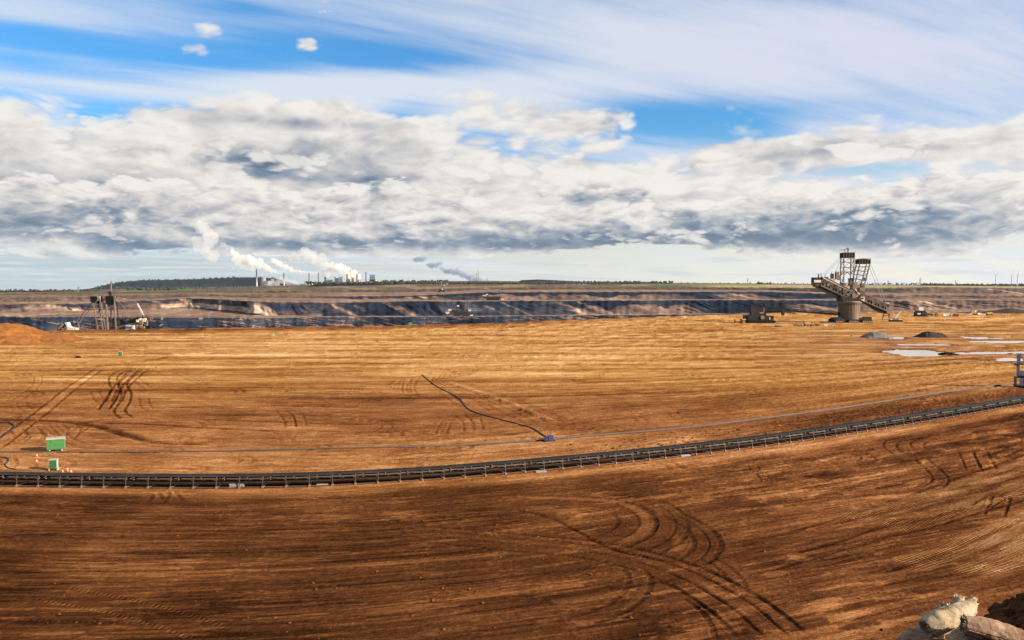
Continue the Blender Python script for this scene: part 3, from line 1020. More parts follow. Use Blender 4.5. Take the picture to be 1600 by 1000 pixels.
# ---------------------------------------------------------------- the far side of the pit
# columns of the photo -> rows (and distances) of the benches' edges, from the deepest bench to the skyline
BROW = {   # top of slope / back of bench, four benches, then plain and skyline
    -260: [(496, 1650), (489, 1980), (479, 2060), (474, 2350), (468, 2420), (462, 3000), (460, 3060), (457.5, 6000), (456, 26000)],
    0: [(496, 1650), (488, 2000), (477, 2080), (473, 2400), (466, 2480), (461, 3000), (459, 3080), (456.5, 6000), (455, 26000)],
    150: [(498, 1640), (485, 2120), (474, 2220), (470, 2500), (464, 2580), (459, 3100), (457, 3180), (454, 6000), (452, 26000)],
    300: [(499, 1640), (482, 2250), (466, 2360), (463.5, 2600), (460, 2680), (457, 3200), (455, 3280), (450, 6000), (448, 26000)],
    400: [(498, 1660), (493, 1850), (472, 1960), (466, 2500), (463, 2580), (458, 3200), (455, 3280), (449, 6000), (447, 26000)],
    520: [(496, 1700), (494, 1850), (474, 1960), (467, 2500), (464, 2580), (457, 3400), (453, 3480), (446, 6000), (441, 26000)],
    640: [(495, 1700), (494, 1850), (471, 1980), (469, 2400), (463, 2480), (457, 3400), (453, 3480), (443, 6000), (440, 26000)],
    760: [(494.5, 1700), (493.5, 1850), (471, 1980), (469.5, 2400), (457.5, 2520), (453, 3500), (450, 3580), (441, 6500), (438.5, 26000)],
    900: [(493, 1720), (492, 1850), (470, 1980), (468.6, 2400), (457, 2520), (452.5, 3500), (449, 3580), (443, 6500), (441, 26000)],
    1050: [(492, 1740), (491, 1850), (469.5, 1980), (468.2, 2400), (456.5, 2520), (453, 3500), (449, 3580), (444, 6500), (442, 26000)],
    1200: [(490, 1760), (489, 1850), (469, 1980), (468, 2400), (456.2, 2520), (453.5, 3500), (449.5, 3580), (445, 6500), (443, 26000)],
    1330: [(489, 1760), (487, 1850), (470, 1960), (467, 2300), (461, 2380), (457.5, 2900), (452, 2990), (446, 6500), (444, 26000)],
    1450: [(488, 1700), (484, 1850), (470.5, 1940), (467, 2250), (461.5, 2320), (458.5, 2800), (450, 2900), (446.5, 6500), (445, 26000)],
    1600: [(485, 1700), (481.5, 1850), (470, 1940), (466.5, 2250), (462.5, 2320), (459.5, 2800), (452, 2900), (447.5, 6500), (446, 26000)],
    1900: [(484, 1700), (481, 1850), (470, 1940), (466.5, 2250), (462.5, 2320), (459.5, 2800), (452, 2900), (448, 6500), (446.5, 26000)],
}
_bk = sorted(BROW)
_bu = np.array([(k - 800) / F for k in _bk])
NB = 9
_bpy = np.array([[BROW[k][i][0] for i in range(NB)] for k in _bk])
_bY = np.array([[BROW[k][i][1] for i in range(NB)] for k in _bk])
TC = 1300
tu = np.linspace(-0.8, 0.8, TC)
tuw = tu + 0.012 * perlin(tu * 22, tu * 0, 60) + 0.004 * perlin(tu * 90, tu * 0, 61)
bpy_ = np.array([np.interp(tuw, _bu, _bpy[:, i]) for i in range(NB)])
bY_ = np.array([np.interp(tuw, _bu, _bY[:, i]) for i in range(NB)])
bZ_ = CAM_H - (bpy_ - HZ) * bY_ / F
# bench lips are not straight: slides and bites out of the edges
for i in range(0, 7):
    n = perlin(tu * 55 + i * 3.1, tu * 0, 62 + i) + 0.5 * perlin(tu * 160, tu * 0, 70 + i)
    bY_[i] = bY_[i] + (5 if i == 0 else 15) * n + 50 * perlin(tu * 13 + i * 1.7, tu * 0, 56 + i)
    if i % 2 == 0:
        bZ_[i] = bZ_[i] + 1.6 * perlin(tu * 130, tu * 0, 80 + i)
floor0 = np.stack([bY_[0] * 0 + edge_depth(tu) + 150, bY_[0] - 130])     # pit floor start and foot of the first wall
prof = [(floor0[0], np.full(TC, -115.0), 1, 0)]
prof.append((floor0[1], np.full(TC, -113.0), 2, 0))
NSEG = [70, 4, 24, 5, 16, 6, 14, 14, 10]
rowsY, rowsZ, segs, fr = [], [], [], []
pY, pZ = prof[0][0], prof[0][1]
pts_ = [(prof[1][0], prof[1][1], 3)] + [(bY_[i], bZ_[i], NSEG[i]) for i in range(NB)]
kind = [-1] + list(range(NB))
rowsY.append(pY); rowsZ.append(pZ); segs.append(-1); fr.append(0.0)
for (qY, qZ, n), sg in zip(pts_, kind):
    for k in range(1, n + 1):
        t = k / n
        rowsY.append(pY + (qY - pY) * t)
        rowsZ.append(pZ + (qZ - pZ) * t)
        segs.append(sg)
        fr.append(t)
    pY, pZ = qY, qZ
TY, TZ = np.array(rowsY), np.array(rowsZ)
segs = np.array(segs)[:, None] * np.ones((1, TC))
fr = np.array(fr)[:, None] * np.ones((1, TC))
TX = tu[None, :] * TY
is_wall = np.isin(segs, [0, 2, 4, 6]).astype(float) * (fr < 0.999)
hump = np.sin(np.pi * np.clip(fr, 0, 1)) ** 0.6 * is_wall
# cones of slid material and the scalloped cuts of the wheel
TXs = TX + np.where(segs == 0, 420.0, 75.0) * fr * is_wall
cut = np.abs(np.sin(TXs / 46 + 2.2 * perlin(TX / 130, segs * 3.7, 90))) - 0.5
_w = 110 * perlin(TX / 170, segs * 1.9, 87)
cone = np.abs(perlin((TXs + _w) / 52 + segs * 5, segs * 2.1 + TZ / 120, 91)) + 0.5 * np.abs(perlin((TXs + _w) / 17, segs * 3.3, 86)) - 0.3
rill = perlin(TXs / 9, TZ / 60 + segs, 92)
TY = TY + hump * np.where(segs == 0, 0.45, 1.0) * (8 * cut * sstep(perlin(TX / 300, segs * 1.3, 89), -0.3, 0.4) + 20 * cone + 14 * fbm(TXs / 120, segs * 4.4, 3, 88) + 4 * rill)
TZ = TZ + hump * (3.0 * fbm(TX / 30, TZ / 14 + segs * 7, 4, 93)) + (1 - is_wall) * (segs < 7) * (segs >= 1) * 1.2 * fbm(TX / 60, TY / 60, 3, 94)
TX = tu[None, :] * TY
px_ = 800 + F * tu[None, :] + 0 * TY
# what the layers are made of
lf = 1 - sstep(px_, 420, 700)              # left: brown, partly grown over
rt = sstep(px_, 1240, 1420)                # right: dumped, grey-brown stripes
coal = np.zeros_like(TY)
coal = np.where(segs == 0, 1.0 - 0.55 * rt, coal)
coal = np.where(segs == 2, (0.92 - 0.35 * lf - 0.65 * rt), coal)
coal = np.where((segs == 4), 0.78 - 0.5 * lf - 0.6 * rt, coal)
coal = coal + is_wall * 0.55 * fbm(TXs / 55, TZ / 22 + segs * 3, 4, 95)
seam = np.where(np.isin(segs, [2, 4]), np.exp(-((fr - 0.86) / 0.13) ** 2), 0)
coal = np.clip(coal + 0.5 * seam * (1 - rt) * (1 - lf), 0, 1)
sand = 0.35 + 0.5 * fbm(TX / 90, TY / 120 + segs * 9, 4, 96)
sand = np.where(np.isin(segs, [1, 3, 5]), 0.62 + 0.35 * fbm(TX / 260, TY / 90, 4, 97), sand)
slide = np.clip(1.6 * perlin(TXs / 33 + 0.5 * perlin(TX / 150, segs * 2.2, 80), segs * 1.7, 98) - 0.48, 0, 1) * is_wall
sand = sand + 0.75 * slide
coal = np.clip(coal - 0.75 * slide, 0, 1)
ridge0 = sstep(perlin(TXs / 15, TZ / 7, 75) + 0.6 * perlin(TXs / 5.5, TZ / 3, 74) + 0.4 * perlin(TX / 140, TZ * 0, 73), 0.10, 0.55) * (segs == 0)
coal = np.clip(coal - 0.85 * ridge0, 0, 1)
sand = np.where(segs == 0, 0.45 + 0.3 * perlin(TX / 20, TZ / 5, 72), sand)
tan_band = sstep(px_, 235, 275) * (1 - sstep(px_, 385, 420)) * (segs == 2) * sstep(fr, 0.12, 0.2) * (1 - sstep(fr, 0.5, 0.6))
sand = sand + 0.55 * tan_band
coal = np.clip(coal - tan_band, 0, 1)
# pale fans of loose overburden banked against the lower half of the walls
fan_top = 0.42 + 0.34 * np.abs(np.sin(TX / 37 + 2.6 * perlin(TX / 110, segs * 2.9, 84))) + 0.30 * perlin(TX / 200, segs * 5.1, 83)
fan_on = np.clip(0.55 + 1.3 * perlin(TX / 260, segs * 3.3, 82), 0, 1) * (0.35 + 0.65 * sstep(px_, 560, 720)) * (1 - 0.5 * rt)
fan = sstep(fan_top - fr, -0.03, 0.05) * is_wall * fan_on
fan = np.where(np.isin(segs, [2, 4]), fan, 0 * fan)
coal = np.clip(coal - 0.95 * fan, 0, 1)
sand = np.where(is_wall > 0, sand * (1 - 0.6 * fan) + 0.6 * fan * (0.62 + 0.35 * perlin(TX / 12, fr * 2.0, 81)), sand)
stripe = rt * is_wall * np.sign(perlin(TX / 26 + fr * 2.6, segs * 2.3, 99)) * 0.5
coal = np.clip(coal + 0.30 * stripe, 0, 1)
veg = np.where(segs >= 6, 0.75, 0.0) + np.where(segs == 5, 0.55 * lf, 0) + np.where(segs == 4, 0.45 * lf, 0) + np.where(segs == 7, 0.1, 0)
veg = np.clip(veg + 0.35 * fbm(TX / 200, TY / 200, 3, 100), 0, 1) * (segs >= 4) * (1 - 0.6 * rt * (segs < 7))
# tilled and sown fields on the plain
fld = np.zeros_like(TY)
fu = (TX / TY * F + 800)
cell = np.floor(fu / 46 + 0.6 * perlin(TY / 900, TY * 0, 101)) + 57 * np.floor(np.log(np.maximum(TY, 1)) * 5.5)
hsh = (np.sin(cell * 12.9898) * 43758.5453) % 1.0
fld = np.where(segs == 7, hsh, fld)
fld = np.where(segs == 8, (hsh * 0.6), fld)
green = np.zeros_like(TY)
for (x0, x1, y0, y1, g) in ((190, 305, 3.9e3, 5.2e3, 0.9), (100, 150, 3.5e3, 4.2e3, 0.45), (780, 816, 5.5e3, 7.2e3, 0.85), (1000, 1190, 5.0e3, 6.6e3, 0.55), (1330, 1440, 3.4e3, 4.4e3, 0.2)):
    green = np.maximum(green, g * sstep(px_, x0, x0 + 8) * (1 - sstep(px_, x1 - 8, x1)) * (TY > y0) * (TY < y1))
straw = sstep(px_, 1060, 1150) * (TY > 3700) * (TY < 7000)


def terrain_material():
    m = bpy.data.materials.new('pit_earth')
    m.use_nodes = True
    N = NT(m.node_tree)
    b = m.node_tree.nodes['Principled BSDF']
    pos = N.node('ShaderNodeNewGeometry').outputs['Position']
    n1 = N.noise(N.v('MULTIPLY', pos, (1 / 22, 1 / 22, 1 / 6)), 1.0, 6, 0.65)
    n2 = N.noise(N.v('MULTIPLY', pos, (1 / 140, 1 / 140, 1 / 30)), 1.0, 6, 0.6)
    n3 = N.noise(N.v('MULTIPLY', pos, (1 / 90, 1 / 90, 1 / 2.4)), 1.0, 5, 0.6)
    sa = N.add(N.attr('sand'), N.mul(N.sub(n3, 0.5), 0.8))
    sa = N.add(sa, N.add(N.mul(N.sub(n1, 0.5), 0.7), N.mul(N.sub(n2, 0.5), 0.7)))
    earth = N.ramp(sa, [(0.0, (0.045, 0.032, 0.030)), (0.35, (0.095, 0.064, 0.052)), (0.6, (0.165, 0.108, 0.080)), (0.85, (0.28, 0.19, 0.13)), (1.0, (0.40, 0.29, 0.21))])
    co = N.step(N.add(N.attr('coal'), N.add(N.mul(N.sub(n1, 0.5), 0.9), N.mul(N.sub(n3, 0.5), 0.7))), 0.2, 0.75)
    coal_shade = N.ramp(n2, [(0.3, (0.005, 0.009, 0.018)), (0.55, (0.015, 0.022, 0.036)), (0.75, (0.060, 0.056, 0.060))])  # coal colour, tinted blue for the skylit shade on the walls
    c = N.mix(co, earth, coal_shade)
    ve = N.step(N.add(N.attr('veg'), N.mul(N.sub(n2, 0.5), 1.2)), 0.3, 0.8)
    vegc = N.ramp(n1, [(0.25, (0.028, 0.028, 0.020)), (0.55, (0.075, 0.058, 0.036)), (0.8, (0.15, 0.105, 0.07))])
    c = N.mix(N.mul(ve, 0.85), c, vegc)
    fi = N.attr('field')
    fc = N.ramp(fi, [(0.0, (0.10, 0.075, 0.06)), (0.3, (0.13, 0.085, 0.065)), (0.5, (0.085, 0.08, 0.05)), (0.75, (0.20, 0.15, 0.09)), (1.0, (0.10, 0.12, 0.05))], 'CONSTANT')
    c = N.mix(N.m('MULTIPLY', N.step(fi, 0.0, 0.02), 0.75), c, fc)
    c = N.mix(N.attr('straw'), c, (0.30, 0.23, 0.11))
    c = N.mix(N.attr('green'), c, (0.06, 0.15, 0.025))
    N.put(b.inputs['Base Color'], c)
    b.inputs['Roughness'].default_value = 0.95
    b.inputs['Specular IOR Level'].default_value = 0.0
    return m


tm = grid_mesh('terrain', np.stack([TX, TY, TZ], -1), terrain_material(), smooth=False)
for nm, a in (('coal', coal), ('sand', sand), ('veg', veg), ('field', fld), ('green', green), ('straw', straw * 0.8)):
    set_attr(tm, nm, a)
tag(link('terrain', tm), kind='structure')


def tz(px, Y):
    """Height of the far terrain along a bearing at a distance."""
    c = min(max(int(round(((px - 800) / F + 0.8) / 1.6 * (TC - 1))), 0), TC - 1)
    o = np.argsort(TY[:, c])
    return float(np.interp(Y, TY[o, c], TZ[o, c]))


def far(px, Y):
    return ((px - 800) / F * Y, Y, tz(px, Y))


def far_z(py, Y):
    return CAM_H - (py - HZ) * Y / F


# ---- hills on the skyline
MAT_WOOD = None


def woods_material():
    m = bpy.data.materials.new('wooded_slope')
    m.use_nodes = True
    N = NT(m.node_tree)
    b = m.node_tree.nodes['Principled BSDF']
    pos = N.node('ShaderNodeNewGeometry').outputs['Position']
    n = N.noise(N.v('MULTIPLY', pos, (1 / 130, 1 / 130, 1 / 30)), 1.0, 6, 0.7)
    c = N.ramp(n, [(0.3, (0.004, 0.008, 0.012)), (0.55, (0.010, 0.014, 0.016)), (0.8, (0.022, 0.020, 0.018))])
    N.put(b.inputs['Base Color'], c)
    b.inputs['Roughness'].default_value = 1.0
    b.inputs['Specular IOR Level'].default_value = 0.0
    return m


MAT_WOOD = woods_material()


def hill(crest, Y, depth, foot):
    """A wooded ridge: crest given as (column, row) of the photo at distance Y."""
    xs = np.array([c[0] for c in crest], float)
    ys = np.array([c[1] for c in crest], float)
    n = 420
    u = np.linspace(xs[0], xs[-1], n)
    top = CAM_H - (np.interp(u, xs, ys) - HZ) * Y / F
    X = (u - 800) / F * Y
    base = CAM_H - (foot - HZ) * Y / F
    prof_ = [(-1.0, 0.0), (-0.8, 0.25), (-0.55, 0.6), (-0.3, 0.88), (-0.12, 0.98), (0.0, 1.0), (0.3, 0.9), (1.0, 0.0)]
    P = []
    for q, h in prof_:
        yy = Y + q * depth + 40 * perlin(u / 9.0, u * 0 + q * 2, 110)
        P.append(np.stack([X * yy / Y, yy, base - 25 + (top - base + 25) * h + 3 * fbm(u * 0.45, u * 0 + q * 0.6, 4, 111) * (h > 0.1)], -1))
    tag(link('hill', grid_mesh('hill', np.array(P), MAT_WOOD)), kind='structure')


hill([(120, 453), (140, 451), (160, 446.5), (185, 441.5), (222, 438.2), (300, 436.5), (365, 433.6), (405, 433.4), (425, 434.5), (440, 437), (452, 441), (470, 446), (500, 449)], 12800, 520, 450)
hill([(462, 450), (480, 447.5), (497, 443.5), (520, 442), (560, 441.4), (620, 441.6), (680, 440.8), (730, 441), (800, 440.6), (850, 442), (900, 445)], 5600, 260, 447)
hill([(810, 439.5), (816, 437.6), (840, 436.6), (880, 438.4), (905, 439.8), (960, 440.2), (1010, 440.6), (1050, 442)], 9000, 350, 442)
hill([(1430, 446), (1445, 444.4), (1462, 442.8), (1478, 443.6), (1490, 444.6), (1512, 444), (1530, 444.4), (1560, 445.6), (1700, 446.4)], 7200, 200, 447)
hill([(-200, 456), (-60, 454.5), (0, 455.2), (30, 454), (60, 454.6), (100, 454), (130, 454.6), (160, 456)], 5200, 150, 457)


# ---------------------------------------------------------------- belt conveyor across the pit floor
MAT_RUBBER = material('belt_rubber', (0.018, 0.019, 0.021), rough=0.62, wear=0.5, wear_color=(0.045, 0.032, 0.025), wear_scale=0.25, spec=0.12)
MAT_STEEL = material('weathered_steel', (0.055, 0.046, 0.038), rough=0.55, wear=0.7, wear_color=(0.14, 0.06, 0.03), wear_scale=0.8)
MAT_RUST = material('rusty_steel', (0.15, 0.10, 0.075), rough=0.75, wear=0.6, wear_color=(0.20, 0.075, 0.03), wear_scale=1.2)
MAT_DARK = material('dark_steel', (0.020, 0.019, 0.018), rough=0.6, wear=0.5, wear_color=(0.050, 0.030, 0.020), wear_scale=0.3, spec=0.15)

conv = thing('belt_conveyor', 'long dark belt conveyor on a steel frame, curving across the whole pit floor', 'conveyor', (0, 0, 0))
CP = resample(BELT, 1.2)
CT = np.gradient(CP, axis=0)
CT /= np.linalg.norm(CT, axis=1)[:, None]
CNm = np.stack([-CT[:, 1], CT[:, 0]], 1)                 # to the far side
CZ = np.array([gz(p[0], p[1]) for p in CP])
CZ = np.convolve(np.pad(CZ, 6, mode='edge'), np.ones(13) / 13, 'valid')


def strip(name, section, mat, thick, parent, wob=0.0):
    """Sweep an (across, height) section along the conveyor, with thickness."""
    sec = [(a, z) for a, z in section] + [(a, z - thick) for a, z in reversed(section)]
    sec = sec + [sec[0]]
    P = np.zeros((len(CP), len(sec), 3))
    for j, (a, z) in enumerate(sec):
        P[:, j, 0] = CP[:, 0] + CNm[:, 0] * a
        P[:, j, 1] = CP[:, 1] + CNm[:, 1] * a
        P[:, j, 2] = CZ + z + wob * np.sin(np.arange(len(CP)) * 1.2 / 3.7 * 2 * math.pi)
    return link(name, grid_mesh(name, P, mat, smooth=False), parent)


strip('carrying_belt', [(-1.12, 1.80), (-0.62, 1.50), (0.62, 1.50), (1.12, 1.80)], MAT_RUBBER, 0.04, conv)
strip('return_belt', [(-1.05, 0.86), (1.05, 0.86)], MAT_RUBBER, 0.04, conv)
strip('hand_rail', [(-1.30, 0.97), (-1.24, 0.99)], MAT_STEEL, 0.08, conv, wob=0.035)
strip('foot_rail', [(-1.32, 0.16), (-1.22, 0.18)], MAT_RUST, 0.10, conv, wob=0.02)
_post = MB().box((0, 0, 0.78), (0.11, 0.11, 1.56)).box((0, 0, 0.04), (0.34, 0.3, 0.08))
strip('gap_shade', [(-0.9, 1.42), (-0.86, 1.42)], MAT_DARK, 0.50, conv)  # dark strip added for the shade in the gap below the belt
_str = MB().box((0, 0, 0), (5.3, 0.13, 0.17)).box((-1.4, -0.02, -0.13), (0.28, 0.16, 0.12)).box((0.5, -0.02, -0.13), (0.28, 0.16, 0.12)).box((2.2, -0.02, -0.13), (0.28, 0.16, 0.12))
_idl = MB().tube([(-0.62, 0, 1.40), (0.62, 0, 1.40)], 0.075, 8).tube([(-0.66, 0, 1.41), (-1.10, 0, 1.68)], 0.075, 8).tube([(0.66, 0, 1.41), (1.10, 0, 1.68)], 0.075, 8).bar((-1.15, 0, 1.30), (1.15, 0, 1.30), 0.10)
_slp = MB().box((0, 0, 0.09), (3.1, 0.34, 0.18)).box((-1.38, 0, 0.24), (0.2, 0.3, 0.16))


def shared(mb, name, mat):
    me = bpy.data.meshes.new(name)
    me.from_pydata(mb.v, [], mb.f)
    me.materials.append(mat)
    return me


ME_POST, ME_STR, ME_IDL, ME_SLP = shared(_post, 'post', MAT_STEEL), shared(_str, 'stringer', MAT_STEEL), shared(_idl, 'roller_set', MAT_RUST), shared(_slp, 'sleeper', MAT_RUST)


def on_belt(i, a, z):
    return (CP[i, 0] + CNm[i, 0] * a, CP[i, 1] + CNm[i, 1] * a, CZ[i] + z)


def put(name, me, i, a, z, parent, tilt=0.0, extra=0.0):
    o = link(name, me, parent, on_belt(i, a, z))
    o.rotation_euler = (tilt, 0, math.atan2(CT[i, 1], CT[i, 0]) + extra)
    return o


_n = 0
for i in range(2, len(CP) - 3, 3):
    px = 800 + F * CP[i, 0] / CP[i, 1]
    if px < -120 or px > 1720:
        continue
    put('post', ME_POST, i, -1.27, 0.02, conv, extra=random.uniform(-0.05, 0.05))
    put('post', ME_POST, i, 1.27, 0.02, conv)
    s = put('sleeper', ME_SLP, i, 0, -0.03, conv, extra=math.pi / 2)
    put('roller_set', ME_IDL, i, 0, 0, conv, extra=math.pi / 2)
    put('roller_set', ME_IDL, i + 1, 0, 0, conv, extra=math.pi / 2)
    if _n % 2 == 0:
        o = put('stringer', ME_STR, i + 1, -1.21, 1.47, conv)
        if px < 700:
            put('stringer', ME_STR, i + 1, 1.21, 1.50, conv)
    _n += 1

# ---------------------------------------------------------------- pipeline and hoses
MAT_PIPE = material('grey_pipe', (0.065, 0.056, 0.052), rough=0.8, spec=0.15, wear=0.7, wear_color=(0.10, 0.07, 0.05), wear_scale=0.15)
MAT_HOSE = material('black_hose', (0.018, 0.018, 0.020), rough=0.55)


def ground_tube(name, pts, r, mat, label, cat, sink=0.2, n=10):
    P = resample(px_poly(pts), 2.2)
    rr = list(np.interp(P[:, 0], (-60, 110), r)) if isinstance(r, tuple) else [r] * len(P)
    return tag(MB().tube([(x, y, gz(x, y) + q * (1 - sink)) for (x, y), q in zip(P, rr)], rr, n).build(name, mat, smooth=True), label, cat)


ground_tube('pipeline', [(-120, 711), (0, 709.5), (100, 708.8), (250, 708.8), (400, 707), (525, 704), (712, 698), (850, 690), (868, 687.5), (980, 678.5), (1080, 670), (1200, 655.5), (1300, 641.5), (1375, 630), (1487, 612.5), (1600, 600.5), (1720, 590)],
            (0.14, 0.27), MAT_PIPE, 'long grey pipeline lying on the sand beyond the belt conveyor', 'pipeline', sink=0.1)
ground_tube('hose', [(659, 586), (672, 597), (690, 609), (716, 622), (728, 637), (741, 645), (775, 655), (828, 669), (846, 679), (856, 685.5)], 0.12, MAT_HOSE,
            'winding black hose running uphill from the blue pump over the sand', 'hose')
ground_tube('hose', [(-60, 661), (0, 661), (12, 662), (18, 668.5), (10, 676), (-2, 685), (-30, 700)], 0.14, MAT_HOSE, 'black hose loop on the sand at the left edge, above the green shed', 'hose')
ground_tube('hose', [(-30, 716), (2, 717.5), (8, 722), (2, 729), (6, 734), (20, 736)], 0.09, MAT_HOSE, 'thin dark hose coiling on the ground left of the small green cabinet', 'hose')

pump = thing('pump', 'small blue pump standing where the pipeline meets the black hose', 'pump', spot(859, 690.5), R(12))
MAT_BLUE = material('blue_paint', (0.018, 0.03, 0.10), rough=0.5, wear=0.4, wear_scale=2.0)
MB().box((0, 0, 0.14), (2.4, 1.0, 0.16)).build('skid', MAT_DARK, pump)
MB().box((0.25, 0, 0.75), (1.1, 0.75, 1.05), taper=0.85).box((-0.7, 0, 0.5), (0.6, 0.6, 0.5)).build('housing', MAT_BLUE, pump)
MB().tube([(-0.4, 0, 0.9), (-0.4, 0, 1.9)], 0.07, 8).build('exhaust', MAT_RUST, pump)
MB().tube([(-1.0, 0, 0.5), (-2.2, 0, 0.42)], 0.24, 10).lathe([(0.42, 0.0), (0.42, 0.12)], 12, (-1.3, 0, 0.36)).build('flange', MAT_DARK, pump)

# ---------------------------------------------------------------- green sheds and cabinets
MAT_GREEN = material('green_paint', (0.034, 0.120, 0.034), rough=0.5, wear=0.22, wear_color=(0.10, 0.12, 0.05), wear_scale=0.9)
MAT_GREEN2 = material('deep_green_paint', (0.020, 0.085, 0.042), rough=0.5, wear=0.22, wear_color=(0.08, 0.10, 0.05), wear_scale=1.2)
MAT_PALE = material('pale_metal', (0.27, 0.26, 0.20), rough=0.5, wear=0.25, wear_scale=1.4)
MAT_LIME = material('bright_green_paint', (0.03, 0.19, 0.05), rough=0.5)
MAT_GREY = material('grey_paint', (0.28, 0.28, 0.29), rough=0.55, wear=0.45, wear_scale=0.7)

p = spot(82.5, 706)
shed = thing('equipment_shed', 'larger green metal shed on feet, with a pale roof, left of the pit', 'shed', p, R(27))
MB().box((0, 0, 1.32), (3.1, 2.1, 2.0)).build('wall', MAT_GREEN, shed)
MB().box((0, -0.06, 2.42), (3.34, 2.34, 0.20)).build('roof', MAT_PALE, shed)
MB().box((1.562, 0, 1.32), (0.02, 1.9, 1.8)).build('toned_side', MAT_PALE, shed)  # sun on the right wall, put in as a pale sheet
d = MB().box((-0.55, -1.062, 1.28), (1.0, 0.024, 1.78)).build('door', MAT_GREEN, shed)
MB().box((-0.16, -1.09, 1.3), (0.08, 0.05, 0.22)).build('handle', MAT_DARK, d)
MB().box((-0.78, -1.085, 1.85), (0.12, 0.02, 0.28)).build('warning_plate', MAT_DARK, d)
for sx in (-1, 1):
    for sy in (-1, 1):
        MB().box((sx * 1.05, sy * 0.85, 0.15), (0.26, 0.26, 0.34)).build('foot', MAT_PALE, shed)
MB().box((0, 0, 0.27), (2.9, 0.5, 0.12)).build('skid', MAT_DARK, shed)

p = spot(78.5, 736)
cab = thing('switch_cabinet', 'small dark green cabinet with its right side painted sunlit, between shed and conveyor', 'cabinet', p, R(14))
MB().box((0, 0, 1.02), (1.12, 1.0, 1.5)).build('body', MAT_GREEN2, cab)
MB().box((0.572, 0, 1.02), (0.024, 0.96, 1.46)).build('toned_side', MAT_PALE, cab)  # bright sunlit side painted by a pale sheet
MB().box((0, 0, 1.83), (1.34, 1.2, 0.12)).build('lid', MAT_PALE, cab)
dd = MB().box((0, -0.512, 1.02), (0.9, 0.024, 1.3)).build('door', MAT_GREEN2, cab)
MB().box((0.36, -0.54, 1.0), (0.05, 0.04, 0.2)).build('handle', MAT_DARK, dd)
for sx in (-1, 1):
    MB().box((sx * 0.66, 0, 0.12), (0.14, 1.2, 0.26)).build('runner', MAT_PALE, cab)


def cabinet(px, py, w, h, label, mat, top, rz=0.0, dpt=1.2):
    c = thing('switch_cabinet', label, 'cabinet', spot(px, py), rz)
    MB().box((0, 0, h * 0.52), (w, dpt, h * 0.86)).build('body', mat, c)
    MB().box((0, 0, h * 0.97), (w * 1.1, dpt * 1.1, h * 0.06)).build('lid', top, c)
    MB().box((0, -dpt / 2 - 0.012, h * 0.52), (w * 0.8, 0.024, h * 0.7)).build('door', mat, c)
    MB().box((w / 2 + 0.012, 0, h * 0.52), (0.024, dpt * 0.94, h * 0.8)).build('toned_side', top, c)
    for sx in (-1, 1):
        MB().box((sx * w * 0.36, 0, h * 0.045), (w * 0.14, dpt, h * 0.10)).build('runner', MAT_DARK, c)
    return c


cabinet(186.5, 556.5, 1.5, 2.1, 'small green cabinet alone on the sand between the left dirt heap and the wheel ruts', MAT_GREEN2, MAT_PALE, R(18))
cabinet(427, 525.5, 1.2, 2.0, 'tiny whitish green cabinet far out on the sand, right of the left excavator', MAT_PALE, MAT_GREEN, R(10))
cabinet(641, 508.5, 3.0, 2.4, 'bright green box on the rim of the pit in front of the dark wall', MAT_LIME, MAT_LIME, R(8), 2.0)
cabinet(1510, 645.5, 1.25, 1.75, 'green cabinet standing close in front of the conveyor at right', MAT_LIME, MAT_GREEN2, R(-22), 0.9)

MAT_ORANGE = material('orange_plastic', (0.50, 0.08, 0.015), rough=0.5)
MAT_WHITE = material('white_paint', (0.5, 0.48, 0.45), rough=0.5, wear=0.3, wear_scale=0.8)
for (px, py, lb, h) in ((52, 716, 'orange and white cone farther from the belt, left of the small green cabinet', 0.6), (51.5, 724.5, 'orange and white cone nearer the belt, left of the small green cabinet', 0.6),
                        (99.5, 739, 'tallest orange cone beside the conveyor, right of the small green cabinet', 0.85), (92, 740, 'short orange cone next to the runners of the small green cabinet', 0.5),
                        (105.5, 740, 'short orange cone farthest right of the small green cabinet', 0.5)):
    c = thing('traffic_cone', lb, 'cone', spot(px, py), 0, 'cones near the green cabinet')
    MB().lathe([(0.16, 0.04), (0.12, h * 0.4)], 12).lathe([(0.09, h * 0.68), (0.04, h)], 12).build('cone_body', MAT_ORANGE, c)
    MB().lathe([(0.122, h * 0.4), (0.09, h * 0.68)], 12).build('white_band', MAT_WHITE, c)
    MB().box((0, 0, 0.03), (0.4, 0.4, 0.06)).build('foot', MAT_ORANGE, c)

MAT_SLAB = material('pale_slab', (0.22, 0.22, 0.225), rough=0.7, wear=0.3, wear_scale=1.5)
for (px, py, lb, s) in ((366, 764, 'larger stack of white slabs under the left half of the conveyor', (2.2, 0.9, 0.16)), (501, 761, 'single white slab under the conveyor, middle of the belt', (1.8, 0.7, 0.2)),
                        (846, 740, 'white slab under the conveyor below the blue pump', (1.9, 0.7, 0.2)), (1073, 714, 'bright slab under the rising part of the conveyor', (1.9, 0.7, 0.22))):
    t = thing('slab_stack', lb, 'slab', spot(px, py), R(random.uniform(0, 20)), 'white slabs under the conveyor')
    for k in range(3 if px == 366 else 1):
        MB().box((0.1 * (k % 2), 0.06 * k, s[2] * 0.5 + 0.24 * k + 0.02), s).build('slab', MAT_SLAB, t)

